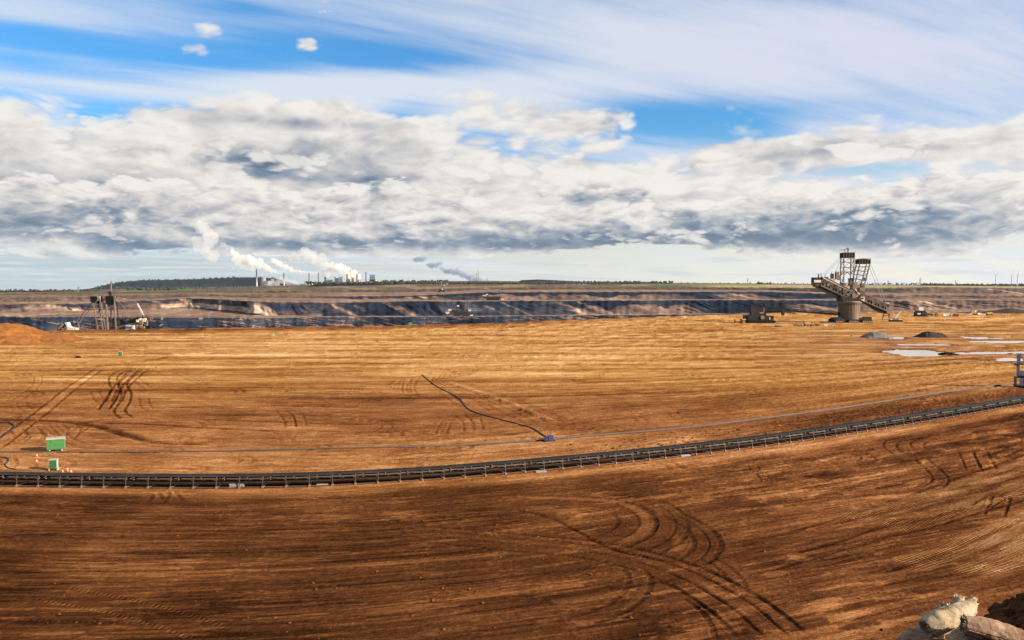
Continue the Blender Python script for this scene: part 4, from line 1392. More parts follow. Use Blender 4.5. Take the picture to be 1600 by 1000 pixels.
# ---------------------------------------------------------------- drive tower at the right edge
p = spot(1608, 606)
tw = thing('drive_tower', 'grey steel drive tower with platform and cabin at the right edge of the pit floor', 'tower', p, R(-20))
MB().box((-2.6, 0, 6.6), (0.75, 0.75, 7.6)).box((2.6, 0, 6.6), (0.75, 0.75, 7.6)).build('column', MAT_GREY, tw)
MB().box((-2.5, 0, 10.2), (1.1, 1.2, 0.9)).build('column_head', MAT_GREY, tw)
MB().box((0.2, 0, 7.3), (7.4, 2.4, 0.5)).box((-3.3, 0, 7.0), (0.5, 2.2, 0.5)).build('upper_platform', MAT_RUST, tw)
MB().truss((-2.2, 10.4), (3.0, 10.4), (-2.2, 7.6), (3.0, 7.6), 3, 0.16, -0.6, 0.6).build('lattice', MAT_GREY, tw)
MB().box((0.6, 0, 4.4), (6.2, 2.6, 1.5)).build('drive_housing', MAT_GREY, tw)
MB().box((0.6, 0, 3.3), (6.6, 3.0, 0.35)).build('lower_deck', MAT_DARK, tw)
cb = MB().box((0.5, -0.2, 1.75), (4.9, 2.2, 2.5)).build('cabin', MAT_GREY, tw)
for x in (-0.9, 1.0):
    MB().box((x, -1.312, 1.9), (0.8, 0.026, 1.3)).build('window', MAT_DARK, cb)
MB().box((0.2, 0, 0.3), (7.4, 3.4, 0.5)).build('pontoon', MAT_DARK, tw)
for y in (-1.0, 1.0):
    MB().box((-3.3, y, 1.9), (0.35, 0.35, 2.9)).build('stair_post', MAT_RUST, tw)
for k in range(5):
    MB().tube([(-2.0 + k * 1.1, -1.3, 3.45), (-2.0 + k * 1.1, -1.3, 4.0)], 0.05, 6).build('railing_post', MAT_STEEL, tw)

# ---------------------------------------------------------------- heaps of earth
def heap(pts_px, D_px, hgt, mat, label, seed, depth=None, name='earth_heap', res=46):
    """Loose heap: pts_px = [(column, relative height 0..1)], standing on row D_px."""
    xs = np.array([p[0] for p in pts_px], float)
    hs = np.array([p[1] for p in pts_px], float)
    D = F * CAM_H / (D_px - HZ)
    X = (xs - 800) / F * D
    w = X[-1] - X[0]
    dp = depth or w * 0.7
    n, m_ = res, res
    gx = np.linspace(X[0], X[-1], n)
    gy = np.linspace(-0.5, 0.5, m_) * dp
    A, B = np.meshgrid(gx, gy)
    prof = np.interp(A, X, hs)
    e = np.clip(1 - (2 * B / dp) ** 2, 0, 1) ** 0.8
    Z = hgt * np.clip(prof * e + 0.10 * prof ** 0.5 * e * fbm(A / w * 7 + seed, B / w * 7, 4, 120 + seed), 0, 2)
    Z += hgt * 0.12 * np.clip(prof * e * 5, 0, 1) * fbm(A / w * 25 + seed, B / w * 25, 3, 130)
    Z = Z - 0.25
    Yc = D + dp * 0.25
    o = link(name, grid_mesh(name, np.stack([A, B + Yc, Z], -1), mat))
    return tag(o, label, 'heap')


def heap_mat(name, c0, c1, sc):
    m = bpy.data.materials.new(name)
    m.use_nodes = True
    N = NT(m.node_tree)
    b = m.node_tree.nodes['Principled BSDF']
    pos = N.node('ShaderNodeNewGeometry').outputs['Position']
    n = N.noise(pos, sc, 8, 0.7)
    N.put(b.inputs['Base Color'], N.ramp(n, [(0.3, c0), (0.7, c1)]))
    b.inputs['Roughness'].default_value = 0.95
    b.inputs['Specular IOR Level'].default_value = 0.1
    bm = N.node('ShaderNodeBump')
    bm.inputs['Distance'].default_value = 1.0
    bm.inputs['Strength'].default_value = 0.8
    N.put(bm.inputs['Height'], N.mul(n, 0.8))
    N.links.new(bm.outputs[0], b.inputs['Normal'])
    return m


M_HS = heap_mat('heap_sand', (0.11, 0.038, 0.010), (0.25, 0.098, 0.024), 0.25)
M_HB = heap_mat('heap_gravel', (0.05, 0.055, 0.065), (0.17, 0.165, 0.16), 0.6)
M_HD = heap_mat('heap_dark', (0.018, 0.013, 0.012), (0.055, 0.038, 0.030), 0.6)
heap([(-190, 0.1), (-120, 0.8), (-60, 1.0), (-10, 0.98), (10, 0.80), (30, 0.52), (42, 0.40), (62, 0.0)], 536, 10.6, M_HS, 'tall heap of orange sand cut off by the left edge', 1, 60, 'sand_heap', 70)
heap([(-30, 0.0), (0, 0.8), (30, 0.9), (55, 0.95), (72, 0.70), (86, 0.62), (95, 0.35), (106, 0.12), (122, 0.0)], 534, 5.0, M_HS, 'lower heap of shaded orange sand leaning on the taller one at left', 2, 40, 'sand_heap', 60)
heap([(1350, 0.0), (1356, 0.45), (1366, 0.9), (1376, 1.0), (1384, 0.8), (1391, 0.35), (1397, 0.0)], 528, 3.9, M_HB, 'blue-grey gravel heap on the wet ground below the big spreader', 3)
heap([(1432, 0.0), (1440, 0.2), (1447, 0.75), (1455, 1.0), (1466, 0.85), (1476, 0.75), (1481, 0.2), (1486, 0.0)], 527.5, 3.9, M_HD, 'dark brown earth heap beside the puddles', 4)
heap([(1500, 0.0), (1520, 0.25), (1545, 0.3), (1562, 0.55), (1580, 1.0), (1592, 0.9), (1612, 0.5), (1640, 0.0)], 489.5, 6.0, M_HD, 'long black heap on the far rim at the right edge', 5, 30)

# ---- loose clods and stones lying about
MAT_CLOD = heap_mat('clod', (0.05, 0.018, 0.005), (0.22, 0.085, 0.018), 2.0)
mb = MB()
rc = random.Random(3)
for k in range(1000):
    if k < 260:
        px, py = rc.uniform(-60, 1660), rc.uniform(775, 1010)
        s = rc.choice((0.06, 0.08, 0.10, 0.14, 0.2))
    elif k < 800:
        i = rc.randrange(len(CP))
        a = rc.gauss(10, 5)
        x, y = CP[i, 0] + CNm[i, 0] * a, CP[i, 1] + CNm[i, 1] * a
        if x < 10: continue
        s = rc.uniform(0.12, 0.4)
        px = None
    else:
        px = rc.uniform(-40, 1640)
        py = 510 + abs(rc.gauss(0, 1)) * 90 if px < 1200 else 520 + abs(rc.gauss(0, 1)) * 60
        s = rc.uniform(0.15, 0.4) * at(px, py)[1] / 300
    if px is not None:
        x, y = at(px, py)
    mb.rock((x, y, gz(x, y) + s * 0.15), (s, s, s * 0.7), rc)
tag(mb.build('clods', MAT_CLOD), kind='stuff')


# ---------------------------------------------------------------- the great spreader on the rim
MAT_BEIGE = material('beige_steel', (0.145, 0.117, 0.088), rough=0.75, wear=0.9, wear_color=(0.07, 0.036, 0.02), wear_scale=0.12, spec=0.2)
MAT_TAN = material('tan_steel', (0.075, 0.054, 0.035), rough=0.6, wear=0.6, wear_color=(0.15, 0.07, 0.03), wear_scale=0.15)
MAT_BALLAST = material('black_ballast', (0.008, 0.0075, 0.007), rough=0.8, wear=0.3, wear_color=(0.03, 0.018, 0.012), wear_scale=0.3, spec=0.1)
MAT_CABLE = material('steel_cable', (0.20, 0.18, 0.17), rough=0.5)
MAT_LIT = material('cream_sunlit_panel', (0.48, 0.43, 0.36), rough=0.5, wear=0.35, wear_scale=0.3)  # cream paint; also stands in for sunlit pieces of steel
MAT_GLASS = material('dark_glass', (0.02, 0.025, 0.03), rough=0.08, spec=0.6)
rs = random.Random(21)


def G(zx, zy):
    return (zx * 0.087 - 50.5, 77.1 - 0.087 * zy)


def g3(zx, zy, y=0.0):
    x, z = G(zx, zy)
    return (x, y, z)


sp = thing('spreader', 'giant spreader with two black-topped masts and a long raised boom on the right', 'mining machine', spot(1327, 503.5))
# crawlers
for k, (x, y) in enumerate(((-11, -7), (0, -9), (13, -7), (-11, 7), (3, 9), (15, 7))):
    b = MB()
    prof = [(-6.5, 0.9), (-5.6, 0.0), (5.6, 0.0), (6.5, 0.9), (6.2, 2.3), (5.0, 3.0), (-5.0, 3.0), (-6.2, 2.3)]
    b.prism([(x + a * 0.72, z) for a, z in prof], y - 1.6, y + 1.6)
    c = b.build('crawler', MAT_DARK, sp)
    w = MB()
    for q in range(5):
        w.lathe([(0.75, -0.1), (0.75, 0.1)], 10)
        for i in range(len(w.v) - 20, len(w.v)):
            vx, vy, vz = w.v[i]
            w.v[i] = (x - 3.4 + q * 1.7 + vx, y - 1.72 + vz, 0.95 + vy)
    wo = w.build('road_wheels', MAT_RUST, c)
    tag(wo, kind='stuff')
MB().box((1, 0, 3.4), (30, 15, 1.2)).box((-13, -5, 3.6), (6, 4, 2.4)).box((14, -5, 3.8), (7, 4, 2.6)).build('undercarriage', MAT_DARK, sp)
dr = MB().lathe([(10.2, 2.6), (9.4, 3.0), (9.2, 16.2), (9.9, 16.8)], 40).build('drum', MAT_TAN, sp)
for k in range(26):
    a = 2 * math.pi * k / 26
    MB().bar((9.28 * math.cos(a), 9.28 * math.sin(a), 3.1), (9.28 * math.cos(a), 9.28 * math.sin(a), 16.1), 0.22).build('rib', MAT_RUST, dr)
MB().lathe([(9.34, 9.2), (9.5, 9.4), (9.34, 9.6)], 40).build('girth_band', MAT_RUST, dr)
MB().lathe([(9.9, 16.8), (10.4, 17.2), (10.4, 18.6), (9.6, 19.2)], 40).build('slewing_ring', MAT_BEIGE, sp)
MB().prism([G(462, 612), G(640, 640), G(700, 668), G(560, 690), G(480, 668)], -7, 7).build('platform', MAT_DARK, sp)
MB().box((9.7, -4.2, 21.0), (3.2, 3.2, 3.8)).build('cabin', MAT_LIT, sp)
MB().box((9.4, -5.83, 21.6), (2.2, 0.05, 1.4)).build('cabin_window', MAT_GLASS, sp)
# left boom
MB().truss(G(300, 418), G(640, 590), G(270, 505), G(560, 640), 9, 0.55, -3.4, 3.4, chord=1.0).build('boom', MAT_BEIGE, sp)
MB().prism([G(205, 492), G(290, 520), G(520, 640), G(470, 650), G(300, 560), G(210, 512)], -3.0, 3.0).build('boom_belt', MAT_DARK, sp)
MB().prism([G(300, 425), G(635, 598), G(565, 632), G(276, 500)], -1.6, 1.6).build('boom_infill', MAT_DARK, sp)  # dark infill added so the lattice reads light on dark
MB().prism([G(285, 405), G(650, 585), G(655, 605), G(285, 428)], -3.9, -3.5).build('boom_walkway', MAT_LIT, sp)
hd = MB().box(g3(238, 458), (7.4, 6.4, 6.2)).build('boom_head', MAT_DARK, sp)
MB().box(g3(236, 462, -3.24), (6.4, 0.08, 2.2)).build('head_panel', MAT_LIT, hd)
MB().bar(g3(205, 440, -2), g3(178, 445, -2), 0.4).bar(g3(178, 445, -2), g3(182, 470, -2), 0.3).bar(g3(258, 430), g3(258, 385), 0.9).bar(g3(285, 430), g3(283, 378), 0.5).build('head_post', MAT_BEIGE, hd)
MB().lathe([(1.8, -2.6), (1.8, 2.6)], 16).build('tail_pulley', MAT_RUST, hd).matrix_local = Matrix.Translation(g3(212, 486)) @ Matrix.Rotation(R(90), 4, 'X')
for (zx, zy, w, h, mt) in ((330, 440, 2.6, 4.0, MAT_BEIGE), (362, 470, 3.2, 3.6, MAT_LIT), (395, 410, 2.2, 4.6, MAT_RUST), (400, 470, 3.4, 5.0, MAT_LIT), (440, 405, 3.0, 6.4, MAT_BEIGE), (470, 425, 2.4, 4.6, MAT_RUST),
                           (466, 530, 3.4, 4.6, MAT_LIT), (512, 500, 2.6, 3.6, MAT_BEIGE), (530, 560, 3.2, 3.2, MAT_LIT), (585, 570, 3.0, 4.0, MAT_BEIGE), (610, 610, 3.6, 4.0, MAT_RUST), (560, 605, 2.6, 2.2, MAT_LIT), (425, 500, 2.0, 2.4, MAT_RUST), (345, 500, 2.4, 2.2, MAT_BEIGE)):
    MB().box(g3(zx, zy, rs.uniform(-2.8, 0.5)), (w, 3.0, h)).build('machinery_house', mt, sp)
for (zx, zy, l) in ((318, 420, 5), (385, 400, 6), (430, 380, 4), (455, 385, 3.5), (500, 470, 5), (545, 540, 4)):
    x, z = G(zx, zy)
    MB().bar((x, -2, z), (x, -2, z + l * 0.5), 0.35).bar((x - 0.9, -2, z + l * 0.5), (x + 0.9, -2, z + l * 0.5), 0.25).build('davit', MAT_BEIGE, sp)
# upright mast
mast = MB()
for y in (-3.6, 3.6):
    for zx in (502, 606):
        mast.bar(g3(zx, 600, y), g3(zx, 222, y), 0.7)
    for zy in (265, 318, 365, 480):
        mast.bar(g3(502, zy, y), g3(606, zy, y), 0.5)
    for (a, b_) in ((222, 265), (265, 318), (318, 365)) if y < 0 else ():
        mast.bar(g3(502, b_, y), g3(554, a + 8, y), 0.34)
        mast.bar(g3(606, b_, y), g3(554, a + 8, y), 0.34)
    arch = [g3(504 + 102 * t / 8, 400 - 34 * math.sin(math.pi * t / 8), y) for t in range(9)]
    for t in range(8):
        mast.bar(arch[t], arch[t + 1], 0.6)
for zx in (502, 606):
    for zy in (235, 265, 318, 365, 480):
        mast.bar(g3(zx, zy, -3.6), g3(zx, zy, 3.6), 0.45)
    for (a, b_) in ((235, 318), (318, 400), (400, 520)):
        mast.bar(g3(zx, a, -3.6), g3(zx, b_, 3.6), 0.34)
mo = mast.build('mast', MAT_BEIGE, sp)
bl = MB().box(g3(552, 196), (10.4, 8.4, 4.8)).build('ballast_box', MAT_BALLAST, mo)
bb = MB()
for q in range(5):
    bb.bar(g3(496 + q * 28, 170, -4.3), g3(496 + q * 28, 224, -4.3), 0.3)
bb.bar(g3(488, 165, -4.3), g3(614, 165, -4.3), 0.35).bar(g3(488, 224, -4.3), g3(614, 224, -4.3), 0.45)
bb.build('ballast_rail', MAT_RUST, bl)
MB().bar(g3(558, 165), g3(556, 118), 0.7).bar(g3(556, 118), g3(520, 138), 0.35).bar(g3(483, 140), g3(540, 140), 0.4).bar(g3(558, 112), g3(565, 140), 0.3).bar(g3(520, 140), g3(530, 165), 0.3).build('mast_crane', MAT_DARK, mo)
# leaning mast
m2 = MB()
for y in (-3.6, 3.6):
    A0, A1, B0, B1 = (612, 520), (664, 288), (706, 540), (768, 288)
    P = lambda a, b_, t: g3(a[0] + (b_[0] - a[0]) * t, a[1] + (b_[1] - a[1]) * t, y)
    m2.bar(P(A0, A1, 0), P(A0, A1, 1), 0.85).bar(P(B0, B1, 0), P(B0, B1, 1), 0.85)
    for t in (0.1, 0.36, 0.55, 0.72, 0.90):
        m2.bar(P(A0, A1, t), P(B0, B1, t), 0.45)
    for (t, t2) in ((0.36, 0.55), (0.55, 0.72), (0.72, 0.90)) if y < 0 else ():
        mid = [(p + q) / 2 for p, q in zip(P(A0, A1, t2), P(B0, B1, t2))]
        m2.bar(P(A0, A1, t), mid, 0.34).bar(P(B0, B1, t), mid, 0.34)
    m2.bar(P(A0, A1, 0.1), P(B0, B1, 0.36), 0.4)
for (A, B) in (((612, 520), (664, 288)), ((706, 540), (768, 288))):
    for t in (0.1, 0.36, 0.55, 0.72, 0.9):
        x, z = G(A[0] + (B[0] - A[0]) * t, A[1] + (B[1] - A[1]) * t)
        m2.bar((x, -3.6, z), (x, 3.6, z), 0.4)
m2o = m2.build('mast', MAT_BEIGE, sp)
tag(m2o, 'mast leaning to the right')
bl2 = MB().box(g3(714, 260), (10.6, 8.4, 4.2)).box(g3(700, 240), (6, 8, 1.4)).build('ballast_box', MAT_BALLAST, m2o)
bb = MB()
for q in range(5):
    bb.bar(g3(660 + q * 28, 222, -4.3), g3(660 + q * 28, 286, -4.3), 0.28)
bb.bar(g3(655, 232, -4.3), g3(778, 226, -4.3), 0.3)
bb.build('ballast_rail', MAT_RUST, bl2)
# machinery under the masts
for (zx, zy, w, h, mt) in ((600, 470, 4, 7, MAT_BEIGE), (625, 520, 5, 4, MAT_RUST), (660, 560, 4, 5, MAT_RUST), (690, 545, 5, 3.4, MAT_BEIGE), (640, 600, 6, 5, MAT_BEIGE), (715, 520, 3, 6, MAT_BEIGE), (680, 600, 5, 3, MAT_RUST), (740, 440, 2, 3, MAT_BEIGE)):
    MB().box(g3(zx, zy, rs.uniform(-3.6, 2)), (w, 3.6, h)).build('winch_house', mt, sp)
MB().bar(g3(620, 540, -4), g3(665, 600, -4), 0.9).bar(g3(610, 480, 3), g3(690, 610, 3), 0.8).bar(g3(700, 540, -3), g3(640, 620, -3), 0.7).build('brace', MAT_LIT, sp)
# right boom
MB().truss(G(720, 590), G(965, 700), G(700, 660), G(965, 770), 7, 0.55, -2.8, 2.8, chord=0.9).build('discharge_boom', MAT_BEIGE, sp)
MB().prism([G(695, 668), G(720, 660), G(975, 768), G(970, 800), G(900, 790), G(800, 730)], -2.2, 2.2).build('discharge_belt', MAT_DARK, sp)
MB().prism([G(724, 625), G(960, 728), G(960, 765), G(706, 660)], -1.2, 1.2).build('discharge_infill', MAT_DARK, sp)  # added dark infill behind this lattice too, for contrast
dh = MB().prism([G(950, 690), G(985, 700), G(1010, 745), G(1000, 800), G(960, 800), G(945, 740)], -3, 3).build('discharge_head', MAT_RUST, sp)
for (a, b_) in (((940, 800), (925, 862)), ((925, 862), (1000, 858)), ((985, 790), (1000, 858)), ((1000, 800), (1005, 845)), ((930, 830), (1008, 800))):
    MB().bar(g3(*a), g3(*b_), 0.7).build('chute_bar', MAT_BEIGE, dh)
MB().box(g3(966, 706, -1.5), (2.4, 3, 4)).build('pulley_guard', MAT_LIT, dh)
for pts in ([(490, 212), (322, 388)], [(505, 222), (440, 380)], [(784, 285), (860, 470), (950, 690)], [(778, 300), (905, 545), (945, 690)]):
    for y in (-3, 3):
        MB().tube([g3(q[0], q[1], y) for q in pts], 0.13, 6).build('stay_cable', MAT_CABLE, sp)
for k in range(7):                                       # handrail stanchions along the slewing deck
    MB().bar((-8 + k * 2.7, -7.2, 19.2), (-8 + k * 2.7, -7.2, 21.0), 0.25).build('railing_post', MAT_BEIGE, sp)
# bridge to the feeder wagon
br = MB().truss((-63, 12.6), (-9, 8.8), (-63, 10.4), (-9, 6.4), 14, 0.34, -1.6, 1.6, chord=0.7).build('bridge', MAT_DARK, sp)
MB().prism([(-63, 11.6), (-9, 7.9), (-9, 6.9), (-63, 10.6)], -1.2, 1.2).build('bridge_belt', MAT_BALLAST, br)
MB().tube([(-63, 0, 15.6), (-30, 0, 12.0), (-9, 0, 9.4)], 0.16, 6).build('bridge_cable', MAT_DARK, br)

# ---------------------------------------------------------------- feeder wagon
def Wq(zx, zy, y=0.0):
    return ((zx - 470) * 0.058, y, (640 - zy) * 0.058)


fw = thing('feeder_wagon', 'dark tracked feeder wagon with a lattice boom, bridged to the big spreader', 'mining machine', spot(1187, 504.5))
MAT_SHADE = material('dark_grey_green_steel', (0.016, 0.0155, 0.0135), rough=0.8, wear=0.6, wear_color=(0.035, 0.023, 0.016), wear_scale=0.25, spec=0.15)  # dark steel, with shade on the machines put into its colour
for y in (-3.6, 3.6):
    c = MB().prism([(-11.5, 0.9), (-10.4, 0), (12, 0), (13.2, 0.9), (12.6, 2.2), (11, 2.7), (-10, 2.7), (-11.2, 2.2)], y - 1.3, y + 1.3).build('crawler', MAT_BALLAST, fw)
MB().box((-1, 0, 4.6), (20, 6.4, 3.8)).box((-11, 0, 5.4), (6.4, 5, 3.6)).box((9.4, 0, 4.6), (5, 5, 3.6)).build('chassis', MAT_SHADE, fw)
MB().box((-1.6, 0, 9.6), (13.6, 5.4, 6.2)).build('machine_house', MAT_SHADE, fw)
MB().box((1.0, -2.74, 9.0), (3.6, 0.08, 1.3)).box((3.0, -2.74, 11.4), (0.8, 0.08, 4.2)).build('lit_panel', MAT_BEIGE, fw)  # sunlit bits of the house painted as beige plates
MB().box((-6.6, 0, 14.0), (2.6, 3.6, 3.2)).build('cabin', MAT_SHADE, fw)
MB().truss(Wq(380, 350)[::2], Wq(870, 330)[::2], Wq(540, 440)[::2], Wq(850, 440)[::2], 7, 0.42, -2, 2, chord=0.6).build('boom', MAT_SHADE, fw)
MB().bar(Wq(380, 350), Wq(480, 310), 0.5).bar(Wq(480, 310), Wq(560, 305), 0.5).bar(Wq(560, 305), Wq(700, 345), 0.45).bar(Wq(440, 340), Wq(560, 460), 0.5).bar(Wq(400, 400), Wq(520, 320), 0.45).build('stay_frame', MAT_SHADE, fw)
MB().prism([Wq(560, 450)[::2], Wq(850, 460)[::2], Wq(850, 480)[::2], Wq(560, 490)[::2]], -1.6, 1.6).build('boom_belt', MAT_BALLAST, fw)
MB().box(Wq(825, 425), (1.8, 4, 11.6)).box(Wq(840, 325), (2.8, 3, 1.8)).build('hanger', MAT_DARK, fw)
MB().bar(Wq(850, 470), Wq(1018, 498), 1.0).build('chute', MAT_DARK, fw)
MB().lathe([(1.8, -0.6), (1.8, 0.6)], 18).build('hub_disc', MAT_RUST, fw).matrix_local = Matrix.Translation((1.6, -3.3, 5.0)) @ Matrix.Rotation(R(90), 4, 'X')
MB().bar(Wq(610, 550, -3), Wq(612, 590, -3), 0.7).build('ladder', MAT_LIT, fw)

# ---------------------------------------------------------------- bucket-wheel excavator half hidden behind the rim at left
D_L = 648.0
X_L = (170 - 800) / F * D_L
Z_L = -20.0


def L3(zx, zy, y=0.0):
    """Local point from a crop of the photo (8 x enlarged, corner at 60,420)."""
    px, py = 60 + zx / 8.0, 420 + zy / 8.0
    return ((px - 170) / F * D_L, y, CAM_H - (py - HZ) / F * D_L - Z_L)


ex = thing('bucket_wheel_excavator', 'excavator with two black-topped masts half hidden behind the rim at left', 'mining machine', (X_L, D_L, Z_L))
for (x, y) in ((-10, -6), (4, -7), (12, -6), (-8, 7), (10, 7)):
    MB().prism([(x - 5, 0.9), (x - 4.2, 0), (x + 4.2, 0), (x + 5, 0.9), (x + 4, 2.6), (x - 4, 2.6)], y - 1.4, y + 1.4).build('crawler', MAT_DARK, ex)
MB().lathe([(10, 2.4), (9, 3), (8.4, 9), (9.4, 12)], 28).build('drum', MAT_TAN, ex)
MB().box((0, 0, 14), (30, 12, 3.6)).build('platform', MAT_DARK, ex)
zb = 15.5
def leg(pts, w, mat, nm='mast_leg'):
    return MB().bar(pts[0], pts[1], w).build(nm, mat, ex)
def down(zx0, zy0, zx1, zy1, y):
    a, b_ = L3(zx0, zy0, y), L3(zx1, zy1, y)
    t = (zb - b_[2]) / (b_[2] - a[2]) if b_[2] != a[2] else 0
    return (a, tuple(q + (q - p) * t for p, q in zip(a, b_)))
leg(down(786, 352, 860, 750, -3), 0.85, MAT_BEIGE)
leg(down(705, 425, 758, 750, -3), 0.75, MAT_BEIGE)
leg(down(775, 352, 846, 750, 4), 0.55, MAT_RUST)
leg(down(715, 425, 768, 750, 4), 0.6, MAT_RUST)
leg(down(972, 350, 984, 740, -3), 0.85, MAT_BEIGE)
leg(down(870, 440, 884, 745, -3), 0.9, MAT_RUST)
leg(down(876, 500, 866, 745, 4), 0.7, MAT_DARK)
leg(down(955, 430, 968, 740, 4), 0.6, MAT_DARK)
x_ = MB()
for (a, b_) in (((712, 475), (800, 475)), ((870, 460), (970, 455)), ((872, 515), (974, 515)), ((720, 540), (815, 500)), ((872, 510), (970, 460)), ((872, 460), (974, 515)), ((850, 550), (905, 650)), ((870, 560), (850, 680)), ((735, 560), (800, 480)), ((885, 620), (905, 690))):
    x_.bar(L3(*a), L3(*b_), 0.4)
tag(x_.build('mast_bracing', MAT_DARK, ex), kind='stuff')
b1 = MB().box(L3(728, 382), (6.6, 6, 4.6)).box(L3(720, 352), (4.4, 5, 1.0)).box(L3(735, 425), (5, 5, 1.0)).build('ballast_box', MAT_BALLAST, ex)
MB().box(L3(778, 372, -2.5), (1.8, 1.2, 3.2)).build('mast_head', MAT_LIT, ex)
b2 = MB().box(L3(912, 388), (6.2, 6, 6.0)).box(L3(912, 440), (5.6, 5, 1.2)).build('ballast_box', MAT_BALLAST, ex)
MB().box(L3(975, 350, -2.5), (1.2, 1.2, 2.4)).box(L3(988, 385, -2.5), (1.8, 1.2, 2.6)).build('mast_head', MAT_BEIGE, ex)
MB().bar(L3(917, 155), L3(905, 325), 0.85).build('spire', MAT_BEIGE, ex)
MB().box(L3(903, 310), (1.6, 1.6, 3.4)).box(L3(890, 300), (1.0, 1.6, 1.8)).build('spire_foot', MAT_DARK, ex)
leg((L3(768, 388, -3), L3(503, 705, -3)), 0.5, MAT_BEIGE, 'boom_stay')
leg((L3(672, 392, 3), L3(415, 700, 3)), 0.4, MAT_BEIGE, 'boom_stay')
leg((L3(980, 380, 0), L3(1085, 500, 0)), 0.18, MAT_CABLE, 'cable')
leg((L3(1190, 388, 0), L3(1245, 440, 0)), 0.22, MAT_CABLE, 'cable')
bh = MB().prism([L3(240, 745)[::2], L3(275, 690)[::2], L3(325, 680)[::2], L3(300, 730)[::2], L3(250, 800)[::2]], -2, 2).build('wheel_boom_head', MAT_DARK, ex)
MB().bar(L3(262, 752, -2.3), L3(322, 690, -2.3), 1.5).build('lit_girder', MAT_BEIGE, bh)  # sunlit edge painted as a paler bar
MB().prism([L3(340, 672)[::2], L3(372, 668)[::2], L3(385, 715)[::2], L3(420, 735)[::2], L3(478, 740)[::2], L3(488, 765)[::2], L3(370, 762)[::2], L3(366, 710)[::2]], -2.4, 2.4).build('wheel_guard', MAT_LIT, bh)
MB().bar(L3(490, 665), L3(520, 680), 0.4).bar(L3(495, 690), L3(505, 750), 0.6).bar(L3(560, 690), L3(640, 735), 0.35).build('gantry', MAT_RUST, bh)
MB().truss(L3(300, 745)[::2], L3(760, 790)[::2], L3(300, 800)[::2], L3(760, 850)[::2], 9, 0.5, -2, 2).build('wheel_boom', MAT_RUST, ex)
tb = MB().truss(L3(985, 735)[::2], L3(1240, 668)[::2], L3(1040, 770)[::2], L3(1300, 735)[::2], 6, 0.45, -2.2, 2.2, chord=0.7).build('tail_boom', MAT_BEIGE, ex)
MB().prism([L3(1110, 690)[::2], L3(1140, 640)[::2], L3(1240, 605)[::2], L3(1310, 610)[::2], L3(1230, 668)[::2]], -2, 2).build('tail_belt', MAT_BALLAST, ex)
for (zx, zy, w, h, mt) in ((1255, 650, 1.6, 2.0, MAT_LIT), (1285, 630, 1.6, 1.6, MAT_LIT), (1330, 640, 2.2, 2.6, MAT_LIT), (1300, 670, 2.4, 2.0, MAT_RUST), (1345, 690, 2.0, 2.6, MAT_BEIGE), (1280, 700, 3.0, 2.4, MAT_RUST), (1310, 730, 3.2, 1.8, MAT_BEIGE), (1355, 660, 1.0, 2.2, MAT_BEIGE), (1245, 715, 1.4, 2.2, MAT_RUST)):
    MB().box(L3(zx, zy, rs.uniform(-2.4, 0)), (w, 2.4, h)).build('drive_house', mt, ex)
leg((L3(1238, 436), L3(1312, 580)), 0.75, MAT_LIT, 'jib')
leg((L3(1310, 560), L3(1292, 625)), 0.7, MAT_DARK, 'jib_foot')
sg = MB().box(L3(1170, 730, -3.2), (6.6, 2.4, 3.2)).build('sign_house', MAT_LIT, ex)
MAT_SIGN = material('sign_blue', (0.02, 0.06, 0.22), rough=0.5)
GLYPH = {'R': [((0, 0), (0, 6)), ((0, 6), (3, 6)), ((3, 6), (3.6, 4.6)), ((3.6, 4.6), (3, 3.2)), ((3, 3.2), (0, 3.2)), ((1.8, 3.2), (3.8, 0))],
         'W': [((0, 6), (1.3, 0)), ((1.3, 0), (2.6, 5)), ((2.6, 5), (3.9, 0)), ((3.9, 0), (5.2, 6))],
         'E': [((0, 0), (0, 6)), ((0, 6), (3.4, 6)), ((0, 3.1), (2.9, 3.1)), ((0, 0), (3.4, 0))]}
q = L3(1170, 730, -3.2)
lx = -2.5
for ch, adv in (('R', 4.8), ('W', 6.2), ('E', 4.0)):
    lb = MB()
    for k, (a, b_) in enumerate(GLYPH[ch]):
        y = q[1] - 1.23 - 0.004 * k
        lb.bar((q[0] + lx + a[0] * 0.32, y, q[2] - 1.0 + a[1] * 0.33), (q[0] + lx + b_[0] * 0.32, y, q[2] - 1.0 + b_[1] * 0.33), 0.32, 0.32)
    lb.build('letter', MAT_SIGN, sg)
    lx += adv * 0.33
MB().bar(L3(1050, 750), L3(1225, 690), 0.8).build('lit_girder', MAT_LIT, ex)  # pale bar with the sunlight in its colour


# ---------------------------------------------------------------- machines down in the pit and on the benches opposite
def pit_machine(name, label, px, py, Y, build, rz=0.0):
    z = far_z(py, Y)
    t = thing(name, label, 'mining machine', ((px - 800) / F * Y, Y, z))
    build(t, Y / F)
    return t


MAT_HAZY = material('dull_steel', (0.15, 0.15, 0.16), rough=0.6, wear=0.5, wear_color=(0.12, 0.09, 0.07), wear_scale=0.1)


